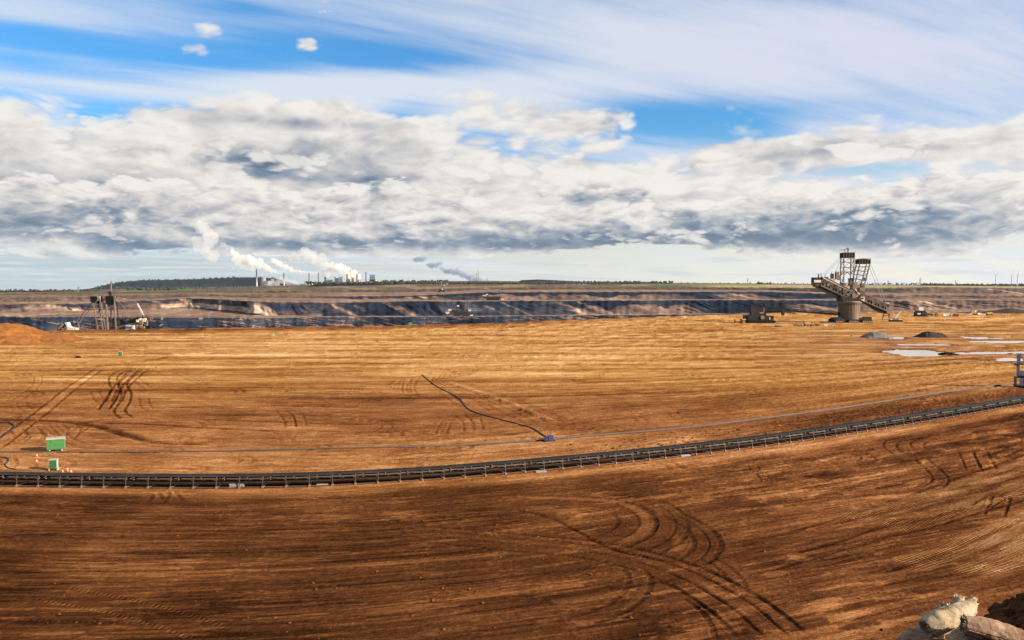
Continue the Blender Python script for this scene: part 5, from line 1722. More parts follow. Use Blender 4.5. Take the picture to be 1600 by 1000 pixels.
def m_far(t, k):
    """Bucket-wheel excavator on the far bench: crown, stays, boom (k = metres per photo pixel)."""
    for x in (-4, 3):
        MB().box((x * k, 0, 0.8 * k), (5 * k, 4 * k, 1.6 * k)).build('crawler', MAT_DARK, t)
    MB().box((0, 0, 3.2 * k), (8 * k, 5 * k, 3.2 * k)).build('platform', MAT_DARK, t)
    m = MB()
    for y in (-1.2 * k, 1.2 * k):
        m.bar((-1.5 * k, y, 4 * k), (-0.6 * k, y, 17.5 * k), 0.5 * k).bar((1.4 * k, y, 4 * k), (0.2 * k, y, 17.5 * k), 0.4 * k)
        for z in (7, 10, 13, 16):
            m.bar((-1.2 * k, y, z * k), (0.9 * k, y, z * k), 0.3 * k)
    m.build('mast', MAT_HAZY, t)
    MB().box((-0.5 * k, 0, 18.4 * k), (2.4 * k, 2 * k, 1.8 * k)).build('ballast_box', MAT_BALLAST, t)
    MB().truss((-1 * k, 8 * k), (9 * k, 14.6 * k), (0, 5.5 * k), (9 * k, 11.6 * k), 5, 0.35 * k, -1 * k, 1 * k).build('boom', MAT_HAZY, t)
    MB().box((8.6 * k, 0, 13.2 * k), (2.4 * k, 2.4 * k, 3.2 * k)).build('boom_head', MAT_HAZY, t)
    MB().box((4.2 * k, -1.4 * k, 10.5 * k), (1.8 * k, 1, 1.8 * k)).box((1.6 * k, -2.6 * k, 4.4 * k), (2.0 * k, 1, 2.0 * k)).build('cabin', MAT_LIT, t)
    MB().truss((-1 * k, 8 * k), (-8 * k, 11 * k), (-1 * k, 5.5 * k), (-8 * k, 9.6 * k), 4, 0.3 * k, -1 * k, 1 * k).build('tail_boom', MAT_HAZY, t)
    MB().bar((-0.5 * k, 0, 17 * k), (8.5 * k, 0, 14.4 * k), 0.2 * k).bar((-0.5 * k, 0, 17 * k), (-7.6 * k, 0, 11 * k), 0.2 * k).build('stay', MAT_CABLE, t)


pit_machine('bucket_wheel_excavator', 'grey excavator seen on the skyline bench beyond the pit, left of the far blue smoke', 690, 456.5, 2480, m_far)


def m_mid(t, k):
    for x in (-10, 4):
        MB().box((x * k, 0, 0.9 * k), (9 * k, 6 * k, 1.8 * k)).build('crawler', MAT_BALLAST, t)
    MB().box((-3 * k, 0, 5 * k), (22 * k, 6 * k, 5 * k)).build('platform', MAT_DARK, t)
    m = MB()
    for x in (3.0, 8.0):
        for y in (-1.5 * k, 1.5 * k):
            m.bar((x * k, y, 8 * k), (x * k, y, 25 * k), 0.45 * k).bar(((x + 2.6) * k, y, 8 * k), ((x + 2.6) * k, y, 25 * k), 0.45 * k)
            for z in range(10, 26, 3):
                m.bar((x * k, y, z * k), ((x + 2.6) * k, y, (z + 1.5) * k), 0.3 * k)
    m.build('mast', MAT_HAZY, t)
    MB().truss((6 * k, 13 * k), (28 * k, 10.5 * k), (6 * k, 9 * k), (28 * k, 8 * k), 7, 0.35 * k, -1.2 * k, 1.2 * k).build('boom', MAT_HAZY, t)
    MB().truss((-8 * k, 9.5 * k), (-26 * k, 6.5 * k), (-8 * k, 7 * k), (-26 * k, 4 * k), 6, 0.35 * k, -1.2 * k, 1.2 * k).build('wheel_boom', MAT_DARK, t)
    wh = MB().lathe([(2.6 * k, -0.7 * k), (3.4 * k, -0.5 * k), (3.4 * k, 0.5 * k), (2.6 * k, 0.7 * k)], 16).build('bucket_wheel', MAT_LIT, t)
    wh.matrix_local = Matrix.Translation((-25 * k, -1.6 * k, 6.6 * k)) @ Matrix.Rotation(R(90), 4, 'X')
    for (x, z, w, h) in ((-8, 16, 3.2, 2.2), (-21, 10, 5, 2.6), (10, 9, 4.4, 2.4), (13, 1.6, 4.4, 1.8), (10, 11.5, 6, 2)):
        MB().box((x * k, -3.2 * k, z * k), (w * k, 1.5 * k, h * k)).build('cabin', MAT_LIT if w < 5.5 else MAT_HAZY, t)
    MB().bar((4 * k, 0, 25 * k), (27 * k, 0, 11 * k), 0.2 * k).bar((4 * k, 0, 25 * k), (-24 * k, 0, 7.5 * k), 0.2 * k).build('stay', MAT_CABLE, t)


pit_machine('bucket_wheel_excavator', 'pale-cabined excavator with two lattice masts deep in the dark middle of the pit', 724, 494, 1785, m_mid)


def m_third(t, k):
    MB().box((0, 0, 1.2 * k), (20 * k, 5 * k, 2.4 * k)).build('crawler', MAT_BALLAST, t)
    MB().box((-1 * k, 0, 4.2 * k), (26 * k, 4 * k, 3.2 * k)).build('platform', MAT_DARK, t)
    MB().truss((-4 * k, 8 * k), (-19 * k, 7 * k), (-4 * k, 5 * k), (-19 * k, 5 * k), 5, 0.35 * k, -1 * k, 1 * k).build('boom', MAT_HAZY, t)
    m = MB()
    for y in (-1 * k, 1 * k):
        m.bar((9 * k, y, 5 * k), (7.4 * k, y, 16 * k), 0.4 * k).bar((12 * k, y, 5 * k), (14.6 * k, y, 16.5 * k), 0.4 * k).bar((7.6 * k, y, 15 * k), (14.4 * k, y, 11 * k), 0.3 * k)
    m.build('mast', MAT_HAZY, t)
    MB().box((14.5 * k, 0, 16.8 * k), (2 * k, 2 * k, 1.6 * k)).build('ballast_box', MAT_BALLAST, t)
    for (x, z, w, h) in ((-13, 7.2, 6, 1.6), (15, 1.4, 3.4, 2.2), (-9, 9, 3, 1.6)):
        MB().box((x * k, -2.4 * k, z * k), (w * k, 1.2 * k, h * k)).build('cabin', MAT_LIT, t)


pit_machine('belt_wagon', 'low dark belt wagon with pale cabins on the middle bench of the pit', 770, 469, 2060, m_third)


# ---------------------------------------------------------------- vehicles and small plant on the rim
MAT_YELLOW = material('yellow_paint', (0.36, 0.17, 0.018), rough=0.5, wear=0.5, wear_scale=0.5)
MAT_TYRE = material('tyre_rubber', (0.02, 0.02, 0.02), rough=0.85)
MAT_CARPAINT = material('car_white', (0.5, 0.5, 0.5), rough=0.3, spec=0.5)
MAT_CARDARK = material('car_slate', (0.07, 0.09, 0.11), rough=0.3, spec=0.5)
MAT_REDBROWN = material('red_brown_paint', (0.13, 0.045, 0.03), rough=0.6, wear=0.4)


def wheel(parent, x, y, r, w=0.4):
    b = MB().lathe([(r * 0.9, -w / 2), (r, -w * 0.3), (r, w * 0.3), (r * 0.9, w / 2)], 14)
    o = b.build('wheel', MAT_TYRE, parent)
    o.matrix_local = Matrix.Translation((x, y, r)) @ Matrix.Rotation(R(90), 4, 'X')
    h = MB().lathe([(r * 0.5, -w / 2 - 0.02), (r * 0.5, w / 2 + 0.02)], 10).build('rim', MAT_HAZY, o)
    return o


def car(px, py, label, paint, rz, van=False, group=None):
    t = thing('parked_van' if van else 'parked_car', label, 'van' if van else 'car', spot(px, py), rz, group)
    if van:
        prof = [(-2.6, 0.4), (2.7, 0.4), (2.8, 1.1), (2.0, 1.3), (1.4, 2.2), (-2.6, 2.25)]
    else:
        prof = [(-2.2, 0.35), (2.2, 0.35), (2.25, 0.8), (1.2, 0.95), (0.5, 1.5), (-1.4, 1.55), (-2.1, 1.0)]
    MB().prism(prof, -0.9, 0.9).build('body', paint, t)
    w = [(0.62, 1.0), (0.3, 1.42), (-1.3, 1.45), (-1.7, 1.02)] if not van else [(1.6, 1.35), (1.2, 2.0), (0.1, 2.0), (0.1, 1.35)]
    for y in (-0.915, 0.9):
        MB().prism(w, y, y + 0.015).build('window', MAT_GLASS, t)
    for x in (-1.4, 1.45):
        for y in (-0.8, 0.8):
            wheel(t, x, y, 0.36, 0.25)
    return t


def dumper(px, py, label, rz, L=10.0):
    t = thing('dump_truck', label, 'truck', spot(px, py), rz, 'yellow trucks by the big machines')
    MB().prism([(-L * 0.46, 1.7), (L * 0.12, 1.5), (L * 0.16, 3.6), (-L * 0.5, 3.3)], -1.5, 1.5).build('skip', MAT_YELLOW, t)
    MB().prism([(L * 0.2, 1.1), (L * 0.5, 1.1), (L * 0.5, 2.1), (L * 0.42, 2.3), (L * 0.38, 3.5), (L * 0.2, 3.5)], -1.4, 1.4).build('cab', MAT_YELLOW, t)
    MB().prism([(L * 0.25, 2.4), (L * 0.39, 2.4), (L * 0.365, 3.3), (L * 0.25, 3.3)], -1.43, -1.40).build('window', MAT_GLASS, t)
    MB().box((0, 0, 1.2), (L * 0.96, 1.6, 0.5)).build('frame', MAT_DARK, t)
    for x in (-L * 0.34, -L * 0.14, L * 0.34):
        for y in (-1.25, 1.25):
            wheel(t, x, y, 0.85, 0.6)
    return t


def digger(px, py, label, rz, paint, boom, s=1.0):
    t = thing('excavator', label, 'excavator', spot(px, py), rz)
    for y in (-1.2, 1.2):
        MB().prism([(-2.4 * s, 0.5), (-2.0 * s, 0), (2.0 * s, 0), (2.4 * s, 0.5), (2.0 * s, 1.0), (-2.0 * s, 1.0)], y - 0.35, y + 0.35).build('crawler', MAT_BALLAST, t)
    MB().box((-0.5 * s, 0, 1.7 * s), (4.2 * s, 2.6, 1.3 * s)).build('house', paint, t)
    MB().box((0.9 * s, -0.7, 2.5 * s), (1.4 * s, 1.1, 1.6 * s)).build('cab', MAT_LIT, t)
    b = MB()
    for (p, q) in zip(boom[:-1], boom[1:]):
        b.bar((p[0], 0.3, p[1]), (q[0], 0.3, q[1]), 0.55 * s)
    b.build('boom', MAT_LIT, t)
    e = boom[-1]
    MB().prism([(e[0] - 0.6, e[1]), (e[0] + 0.7, e[1]), (e[0] + 0.3, e[1] - 1.0), (e[0] - 0.5, e[1] - 0.9)], -0.4, 1.0).build('bucket', MAT_DARK, t)
    return t


dumper(1154, 504.5, 'small yellow truck left of the dark feeder wagon', R(6), 7.0)
dumper(1264, 509.8, 'yellow dump truck, left of two, in front of the big spreader', R(4), 8.0)
dumper(1275, 509.2, 'yellow dump truck, right of two, touching the shadow of the big spreader', R(178), 6.4)
car(1252, 510, 'dark slate car parked just left of the yellow trucks', MAT_CARDARK, R(8))
car(1245, 510, 'red-brown car behind the slate car left of the yellow trucks', MAT_REDBROWN, R(5))
car(1290.5, 509.3, 'white car, nearer of two, right of the yellow trucks', MAT_CARPAINT, R(12), group='white cars below the spreader')
car(1302, 509.5, 'white car nearest the drum of the big spreader', MAT_CARPAINT, R(-8), group='white cars below the spreader')
t = thing('timber_pile', 'small dark pile of timber between feeder wagon and yellow trucks', 'timber pile', spot(1217, 511), R(10))
for k in range(6):
    MB().box((-1.8 + (k % 3) * 1.5, 0.1 * k, 0.35 + 0.6 * (k // 3)), (1.2, 2.4, 0.5)).build('sleeper', MAT_TAN if k % 2 else MAT_DARK, t)
t = thing('scrap_pile', 'dark scrap pile with a yellow piece on open sand at left', 'scrap pile', spot(122, 559.5), R(15))
rr = random.Random(9)
for k in range(6):
    MB().rock((rr.uniform(-1.4, 1.2), rr.uniform(-0.6, 0.6), 0.35), (0.8, 0.7, 0.6), rr).build('lump', MAT_BALLAST, t)
MB().box((1.2, -0.3, 0.9), (0.9, 0.7, 0.7)).build('yellow_crate', MAT_YELLOW, t)

# tracked crane with raised pale jib at the end of the discharge boom
t = thing('tracked_crane', 'low tracked crane with a raised white jib beside the end of the spreader boom', 'crane', spot(1400, 502.5), 0)
for y in (-1.6, 1.6):
    MB().prism([(-6, 0.6), (-5.2, 0), (5.0, 0), (6, 0.7), (5, 1.6), (-5.2, 1.6)], y - 0.5, y + 0.5).build('crawler', MAT_BALLAST, t)
MB().box((-1.0, 0, 2.3), (5.4, 3, 1.6)).build('house', MAT_BEIGE, t)
MB().box((-4.4, -1.0, 1.9), (1.8, 1, 1.4)).box((3.6, -0.6, 1.9), (2.2, 1.2, 1.0)).build('counterweight', MAT_LIT, t)
MB().bar((-0.6, 0, 2.6), (0.8, 0, 5.2), 0.9).bar((0.8, 0, 5.2), (4.8, 0, 9.6), 0.85).build('jib', MAT_LIT, t)
MB().tube([(4.8, 0, 9.6), (2.2, 0, 9.9)], 0.1, 6).build('cable', MAT_CABLE, t)

t = thing('drill_rig', 'dark drilling rig with a pale cabin box on top, right of the spreader', 'drill rig', spot(1439, 494), 0)
for y in (-2.4, 2.4):
    MB().prism([(-7, 0.8), (-6, 0), (5, 0), (6, 0.8), (5, 2.0), (-6, 2.0)], y - 0.7, y + 0.7).build('crawler', MAT_BALLAST, t)
MB().prism([(-6.5, 2), (5.0, 2), (5.6, 4.5), (3.0, 6.2), (-4, 6.0), (-6.5, 4)], -2.2, 2.2).build('chassis', MAT_SHADE, t)
MB().box((-0.6, -0.6, 8.0), (5.2, 3.2, 3.6)).build('cabin', MAT_LIT, t)
MB().bar((-6, 0, 3), (-6.6, 0, 8.6), 0.8).box((-6.6, 0, 8.8), (2.0, 1.4, 1.6)).build('drill_head', MAT_BEIGE, t)
MB().bar((3.0, 0, 5.6), (7.0, 0, 8.0), 0.5).build('arm', MAT_TAN, t)
MB().box((-3.0, -2.3, 2.6), (3.2, 0.4, 1.6)).build('lit_hatch', MAT_LIT, t)  # pale plate painting sunlight onto the chassis
t = thing('low_loader', 'long red-brown low loader between drill rig and white vans', 'truck', spot(1456, 494.5), 0)
MB().prism([(-7, 1.0), (3.6, 1.0), (3.6, 1.6), (-7, 1.6)], -1.4, 1.4).build('bed', MAT_REDBROWN, t)
MB().prism([(3.8, 0.8), (6.6, 0.8), (6.6, 2.2), (6.0, 3.4), (3.8, 3.4)], -1.3, 1.3).build('cab', MAT_REDBROWN, t)
MB().prism([(-5.5, 1.6), (1.5, 1.6), (0.8, 3.2), (-4.5, 3.4)], -1.1, 1.1).build('load', MAT_SHADE, t)
for x in (-5.6, -4.2, -0.5, 4.8):
    for y in (-1.2, 1.2):
        wheel(t, x, y, 0.55, 0.4)
for (px, py, lb, rz) in ((1477, 494, 'white van parked left in the row right of the low loader', 10), (1483.5, 494, 'white van, second in the row right of the low loader', -6), (1531, 492, 'white van right beside the yellow excavator on the rim', 4), (1515, 492.6, 'white van left beside the yellow excavator on the rim', 170)):
    car(px, py, lb, MAT_CARPAINT, R(rz), True, 'white vans on the rim')
digger(1493, 494.5, 'orange excavator with a short arm between the white vans', R(160), material('orange_paint', (0.45, 0.16, 0.03), rough=0.5, wear=0.4), [(0.8, 2.2), (2.6, 4.6), (4.4, 3.4), (4.8, 1.4)], 1.3)
digger(1522, 491.8, 'yellow excavator with its white arm pointing up on the rim', R(0), MAT_YELLOW, [(-0.6, 2.2), (-1.6, 5.0), (-2.2, 7.6), (-1.6, 6.6)], 1.4)
dumper(1547, 493, 'pale dump truck farthest right on the rim', R(4), 8.0)
for (px, py, lb) in ((1476.5, 500.5, 'single white marker post below the white vans'), (1572.5, 494.5, 'white marker post right of the trucks on the rim'), (1530, 495.5, 'short white marker post below the yellow excavator')):
    t = thing('marker_post', lb, 'post', spot(px, py), 0, 'white marker posts on the rim')
    MB().tube([(0, 0, 0), (0, 0, 2.2)], 0.32, 8).build('post', MAT_WHITE, t)
    MB().lathe([(0.5, 2.2), (0.5, 2.6)], 8).build('cap', MAT_WHITE, t)

# ---------------------------------------------------------------- wind turbines and pylons
MAT_TURB = material('turbine_white', (0.42, 0.42, 0.42), rough=0.5)


def turbine(px, py, hub_py, Y, label, ang):
    z0 = far_z(py, Y)
    t = thing('wind_turbine', label, 'wind turbine', ((px - 800) / F * Y, Y, z0 - 12), 0, 'wind turbines on the right skyline')
    h = (py - hub_py) / F * Y + 12
    MB().tube([(0, 0, 0), (0, 0, h)], [4.2, 2.4], 10).build('tower', MAT_TURB, t)
    MB().box((0, -2, h + 1), (4.5, 11, 4.5)).build('nacelle', MAT_TURB, t)
    L = 46
    for k in range(3):
        a = R(ang + 120 * k)
        d = Vector((math.sin(a), 0, math.cos(a)))
        s = Vector((math.cos(a), 0, -math.sin(a)))
        c = Vector((0, -8, h + 1))
        vs = []
        for (q, w) in ((0.03, 2.0), (0.2, 3.2), (1.0, 0.7)):
            for (i, j) in ((-1, -0.5), (1, -0.5), (1, 0.5), (-1, 0.5)):
                vs.append(c + d * (L * q) + s * (w * i / 2 * 1.6) + Vector((0, j * w * 0.4, 0)))
        fs = []
        for r_ in range(2):
            for k2 in range(4):
                k3 = (k2 + 1) % 4
                fs.append((r_ * 4 + k2, r_ * 4 + k3, r_ * 4 + 4 + k3, r_ * 4 + 4 + k2))
        fs += [(3, 2, 1, 0), (8, 9, 10, 11)]
        MB().raw(vs, fs).build('blade', MAT_TURB, t)
    MB().lathe([(1.5, -1.6), (2.6, 0), (1.5, 1.6)], 10, (0, -8, h + 1)).build('hub', MAT_TURB, t)
    return t


turbine(1555, 446, 430.0, 7000, 'wind turbine standing apart, leftmost of three on the right skyline', 48)
turbine(1580, 446.5, 429.5, 7000, 'wind turbine in the middle of the three on the right skyline', 15)
turbine(1589, 447, 429.0, 7000, 'tallest wind turbine, rightmost of three on the right skyline', -2)


def pylon(px, py, top, Y, label):
    t = thing('power_pylon', label, 'pylon', ((px - 800) / F * Y, Y, far_z(py, Y) - 6), 0, 'pylons along the skyline')
    h = (py - top) / F * Y + 6
    b = MB()
    for sx in (-1, 1):
        for sy in (-1, 1):
            b.bar((sx * 4, sy * 4, 0), (sx * 0.8, sy * 0.8, h), 0.9)
    for q in range(5):
        w = 4 - 3.2 * q / 5
        b.bar((-w, -w, h * q / 5), (w * 0.85, -w, h * (q + 1) / 5), 0.6).bar((w, w, h * q / 5), (-w * 0.85, w, h * (q + 1) / 5), 0.6)
    b.build('tower', MAT_HAZY, t)
    for q in (0.72, 0.86):
        MB().bar((-9, 0, h * q), (9, 0, h * q), 0.9).build('cross_arm', MAT_HAZY, t)


pylon(1387, 446, 438, 6000, 'faint pylon on the skyline just right of the spreader masts')
pylon(1437, 447, 434, 5600, 'faint pylon on the skyline above the drill rig')
pylon(1492.5, 446.5, 438, 6000, 'faint pylon on the skyline over the wooded knoll at right')
pylon(1168, 444.5, 434.5, 6000, 'faint pylon on the skyline above the feeder wagon')
pylon(123, 456, 448, 4600, 'faint pylon on the skyline left of the long wooded hill')

# ---------------------------------------------------------------- power station on the skyline
YP = 11000.0
KP = YP / F
MAT_CONC = material('pale_concrete', (0.40, 0.35, 0.29), rough=0.85, wear=0.25, wear_color=(0.30, 0.27, 0.24), wear_scale=0.02)
MAT_CONCB = material('blue_grey_cladding', (0.13, 0.17, 0.22), rough=0.7, wear=0.2, wear_color=(0.16, 0.19, 0.24), wear_scale=0.02)
MAT_STACK = material('dark_stack', (0.10, 0.095, 0.10), rough=0.8, wear=0.2, wear_scale=0.02)


def pp(px, py):
    return ((px - 800) / F * YP, far_z(py, YP))


def chimney(px, top, base, w, label, dark_from=0.5, dark=True):
    x, z = pp(px, base)
    h = (base - top) * KP
    t = thing('chimney', label, 'chimney', (x, YP, z - 20), 0, 'chimneys of the power station')
    r = w * KP / 2
    hh = h + 20
    MB().lathe([(r * 1.15, 0), (r * 1.0, hh * dark_from)], 18).build('lower_shaft', MAT_CONC if dark_from > 0.02 else MAT_STACK, t)
    MB().lathe([(r * 1.0, hh * dark_from + 0.5), (r * 0.85, hh)], 18).build('upper_shaft', MAT_STACK if dark else MAT_CONC, t)
    MB().lathe([(r * 0.95, hh), (r * 0.95, hh + 4)], 18).build('rim', MAT_STACK, t)


def cooling(px0, px1, top, base, label, mat):
    x, z = pp((px0 + px1) / 2, base)
    h = (base - top) * KP + 20
    r = (px1 - px0) * KP / 2
    t = thing('cooling_tower', label, 'cooling tower', (x, YP + 120, z - 20), 0, 'cooling towers of the power station')
    MB().lathe([(r * 1.05, 0), (r * 0.93, h * 0.25), (r * 0.82, h * 0.55), (r * 0.79, h * 0.75), (r * 0.82, h * 0.93), (r * 0.85, h)], 30).build('shell', mat, t, True)
    MB().lathe([(r * 0.87, h), (r * 0.87, h + 5)], 30).build('rim', MAT_CONC, t)
    for k in range(10):
        a = 2 * math.pi * k / 10
        MB().bar((r * 1.06 * math.cos(a), r * 1.06 * math.sin(a), -6), (r * 1.06 * math.cos(a + 0.15), r * 1.06 * math.sin(a + 0.15), 14), 4).build('strut', MAT_CONC, t)


def block(px0, px1, top, base, label, mat, roof=None, name='boiler_house'):
    x, z = pp((px0 + px1) / 2, base)
    w, h = (px1 - px0) * KP, (base - top) * KP + 20
    t = thing(name, label, 'building', (x, YP + 60, z - 20), 0, 'buildings of the power station')
    MB().box((0, 0, h / 2), (w, 60, h)).build('wall', mat, t)
    MB().box((0, 0, h + 2), (w * 1.03, 62, 4)).build('roof', roof or MAT_STACK, t)
    for k in range(2):
        MB().box((0, -30.4, h * (0.35 + 0.3 * k)), (w * 0.86, 0.8, h * 0.06)).build('window_band', MAT_GLASS, t)


chimney(401.5, 421, 446, 2.0, 'tall chimney at the left end of the power station', 0.55)
chimney(444, 426.5, 446, 1.9, 'lone dark-topped chimney rising out of low steam', 0.45)
chimney(483.4, 426, 443, 2.0, 'left one of a pair of dark chimneys trailing steam', 0.25)
chimney(498.2, 426, 442, 2.0, 'right one of a pair of dark chimneys trailing steam', 0.2)
chimney(547.8, 421.5, 441, 1.4, 'slim pale chimney between the two cream cooling towers', 0.8)
chimney(572.2, 425.5, 441, 2.1, 'dark chimney near the right end of the power station', 0.05)
chimney(561.5, 431.5, 441, 1.2, 'short pale chimney right of the cream cooling towers', 0.8, False)
cooling(403.5, 412.5, 433.5, 446, 'cooling tower beside the tall chimney at the left end', MAT_CONC)
cooling(503.3, 511.2, 433, 442, 'bluish cooling tower right of the pair of dark chimneys', MAT_CONCB)
cooling(519.2, 527.6, 433.5, 442, 'pale cooling tower in the middle of the power station', MAT_CONC)
cooling(538, 545.4, 429, 441, 'left one of two cream cooling towers', MAT_CONC)
cooling(553.6, 560.6, 428.8, 441, 'right one of two cream cooling towers', MAT_CONC)
block(412.5, 419.5, 439, 447, 'pale blue block behind the leftmost cooling tower', MAT_CONCB)
block(427, 434.5, 436.5, 447, 'dark tall block left of the lone chimney', MAT_STACK)
block(475, 487, 440.5, 444, 'long low white hall at the foot of the chimney pair', MAT_CONC)
block(528, 534.2, 433.4, 442, 'grey boiler house between pale and cream cooling towers', MAT_CONCB)
block(546.5, 553.4, 434.5, 441, 'low hall between the two cream cooling towers', MAT_CONC)
block(577.2, 585.6, 429.7, 438, 'dark blue block on a pale base at the right end', MAT_CONCB)
block(575.8, 587.4, 437.0, 442, 'pale hall under the dark blue block at the right end', MAT_CONC)
block(512, 518.5, 437.5, 442, 'low dark hall between the bluish and the pale cooling tower', MAT_STACK)

# second station, far behind
Y2 = 15500.0
for (px, top, lb) in ((747.2, 423.5, 'tallest hair-thin chimney in the far blue smoke'), (744.2, 427, 'thin chimney just left of the tallest in the far smoke'), (740.5, 430, 'short thin chimney in the far blue smoke, third from the right'), (734, 431, 'short thin chimney at the left of the far blue smoke'), (761, 434.5, 'stub of a chimney right of the far blue smoke')):
    z = far_z(441, Y2)
    t = thing('chimney', lb, 'chimney', ((px - 800) / F * Y2, Y2, z), 0, 'chimneys of the far second station')
    MB().lathe([(8, 0), (5.5, (441 - top) * Y2 / F)], 10).build('shaft', MAT_STACK, t)
    MB().lathe([(6.5, (441 - top) * Y2 / F), (6.5, (441 - top) * Y2 / F + 5)], 10).build('rim', MAT_STACK, t)


# ---------------------------------------------------------------- steam
def steam_material(name, color, dens, aniso=0.35):
    m = bpy.data.materials.new(name)
    m.use_nodes = True
    nt = m.node_tree
    nt.nodes.clear()
    o = nt.nodes.new('ShaderNodeOutputMaterial')
    v = nt.nodes.new('ShaderNodeVolumePrincipled')
    v.inputs['Color'].default_value = tuple(color) + (1,)
    v.inputs['Density'].default_value = dens
    v.inputs['Anisotropy'].default_value = aniso
    nt.links.new(v.outputs[0], o.inputs['Volume'])
    return m


MAT_STEAM = steam_material('steam', (0.99, 0.97, 0.94), 0.014)
MAT_STEAM_THIN = steam_material('thin_steam', (0.96, 0.95, 0.93), 0.005)
MAT_SMOKE = steam_material('blue_smoke', (0.42, 0.52, 0.64), 0.012)


def plume(label, pts, Y, mat, seed, dens=1.6, depth=0.8, loose=0.0, vox=None):
    """Cauliflower cloud: pts = (column, row, radius in px) along its path; many puffs fused into one skin."""
    rp = random.Random(seed)
    k = Y / F
    P = np.array(pts, float)
    P[:, 2] *= 1.65
    L = np.r_[0, np.cumsum(np.hypot(np.diff(P[:, 0]), np.diff(P[:, 1])))]
    bm = bmesh.new()
    s = 0.0
    tmpl = []
    while s < L[-1]:
        x, y, r = (np.interp(s, L, P[:, i]) for i in range(3))
        for q in range(int(3 * dens) + 1):
            a, rad = rp.uniform(0, 6.283), r * rp.uniform(0.0, 0.75 + loose)
            rr_ = r * rp.uniform(0.28, 0.62)
            c = Vector(((x + rad * math.cos(a) - 800) * k, rp.uniform(-1, 1) * r * depth * k, -(y + rad * math.sin(a) * 0.85 - HZ) * k + CAM_H))
            mt = Matrix.Translation(c) @ Matrix.Diagonal((rr_ * k, rr_ * k, rr_ * k * rp.uniform(0.75, 1.0), 1))
            bmesh.ops.create_icosphere(bm, subdivisions=2, radius=1.0, matrix=mt)
        s += max(r * 0.42, 0.35)
    me = bpy.data.meshes.new('steam_plume')
    bm.to_mesh(me)
    bm.free()
    o = link('steam_plume', me, loc=(0, Y, 0))
    rm = o.modifiers.new('fuse', 'REMESH')
    rm.mode = 'VOXEL'
    rm.voxel_size = vox or 0.55 * k
    dg = bpy.context.evaluated_depsgraph_get()
    m2_ = bpy.data.meshes.new_from_object(o.evaluated_get(dg))
    o.modifiers.clear()
    o.data = m2_
    n = len(m2_.vertices)
    co = np.zeros(n * 3, np.float32)
    m2_.vertices.foreach_get('co', co)
    co = co.reshape(-1, 3)
    no = np.zeros(n * 3, np.float32)
    m2_.vertices.foreach_get('normal', no)
    no = no.reshape(-1, 3)
    w = 2.6 * k
    d = 0.55 * k * (np.abs(perlin(co[:, 0] / w, co[:, 2] / w + seed, seed)) + 0.5 * np.abs(perlin(co[:, 0] / w * 2.3, co[:, 2] / w * 2.3, seed + 1)) - 0.2)
    co = co + no * d[:, None]
    m2_.vertices.foreach_set('co', co.ravel())
    m2_.materials.clear()
    m2_.materials.append(mat)
    m2_.update()
    return tag(o, label, 'steam plume')


plume('thick white steam rolling left from the two cream cooling towers', [(563, 434, 1.8), (556, 431, 4), (547, 428, 6), (536, 424, 7), (526, 419.5, 6.5), (518, 415, 4), (511, 424, 6), (505, 428, 3)], YP + 300, MAT_STEAM, 3)
plume('long thin steam trail from the pair of dark chimneys', [(498, 426, 0.9), (486, 425.8, 1.3), (470, 425, 2.2), (458, 422, 3.0), (446, 417, 3.8), (434, 411, 4.2), (424, 406, 3.0)], YP - 40, MAT_STEAM, 5)
plume('steam trail climbing left from the lone dark-topped chimney', [(444, 427, 0.8), (434, 425.5, 1.6), (424, 422, 3.0), (412, 415, 5.0), (400, 410, 6.0), (386, 406, 7.0), (372, 404, 7.0), (364, 396, 5.0), (365, 390, 3.2)], YP - 80, MAT_STEAM, 7)
plume('low ragged steam bank left of the tall left chimney', [(400, 421, 4), (388, 419, 4.5), (376, 417, 4), (366, 419, 3), (360, 417, 2)], YP + 200, MAT_STEAM_THIN, 8, loose=0.3)
plume('towering white steam cloud high above the wooded hill', [(342, 398, 3), (332, 398, 8), (322, 393, 9), (311, 383, 6), (304, 374, 5), (330, 382, 8), (332, 370, 8), (322, 362, 9), (312, 357, 6), (326, 356, 5)], YP + 800, MAT_STEAM_THIN, 9)
plume('small detached steam puff right of the towering steam cloud', [(349, 381, 2.5), (353, 384, 4), (359, 388, 3)], YP + 700, MAT_STEAM_THIN, 10)
plume('faint broad steam veil above the chimney pair', [(452, 402, 5), (466, 399, 7), (480, 396, 6), (490, 402, 8), (500, 408, 7), (510, 414, 5)], YP + 1200, MAT_STEAM_THIN, 11, loose=0.2)
plume('low steam drifting along the ground under the lone chimney', [(426, 444, 3), (436, 440, 5), (446, 438, 5), (456, 442, 4), (466, 444, 3)], YP - 140, MAT_STEAM_THIN, 12)
plume('small white steam jet in front of the dark block', [(420, 445, 2), (424, 440, 3), (427, 437, 2)], YP - 160, MAT_STEAM, 13)
plume('blue-grey smoke trail bending left from the far second station', [(757, 437.5, 1.2), (748, 436, 3.0), (738, 435, 4.0), (728, 431, 3.6), (718, 427, 4.2), (708, 424, 4.6), (699, 423, 3.6), (692, 421, 3.2), (688, 417, 2.5)], Y2, MAT_SMOKE, 14)
plume('upper detached puff of blue-grey smoke over the pit machines', [(689, 411, 2.2), (684, 414, 3.5), (676, 415, 4), (669, 413, 2.5), (676, 420, 2)], Y2 + 200, MAT_SMOKE, 15)
plume('topmost small puff of blue-grey smoke below the dark cloud', [(664, 404, 3), (656, 404.5, 4.2), (648, 406, 3.2)], Y2 + 300, MAT_SMOKE, 16)

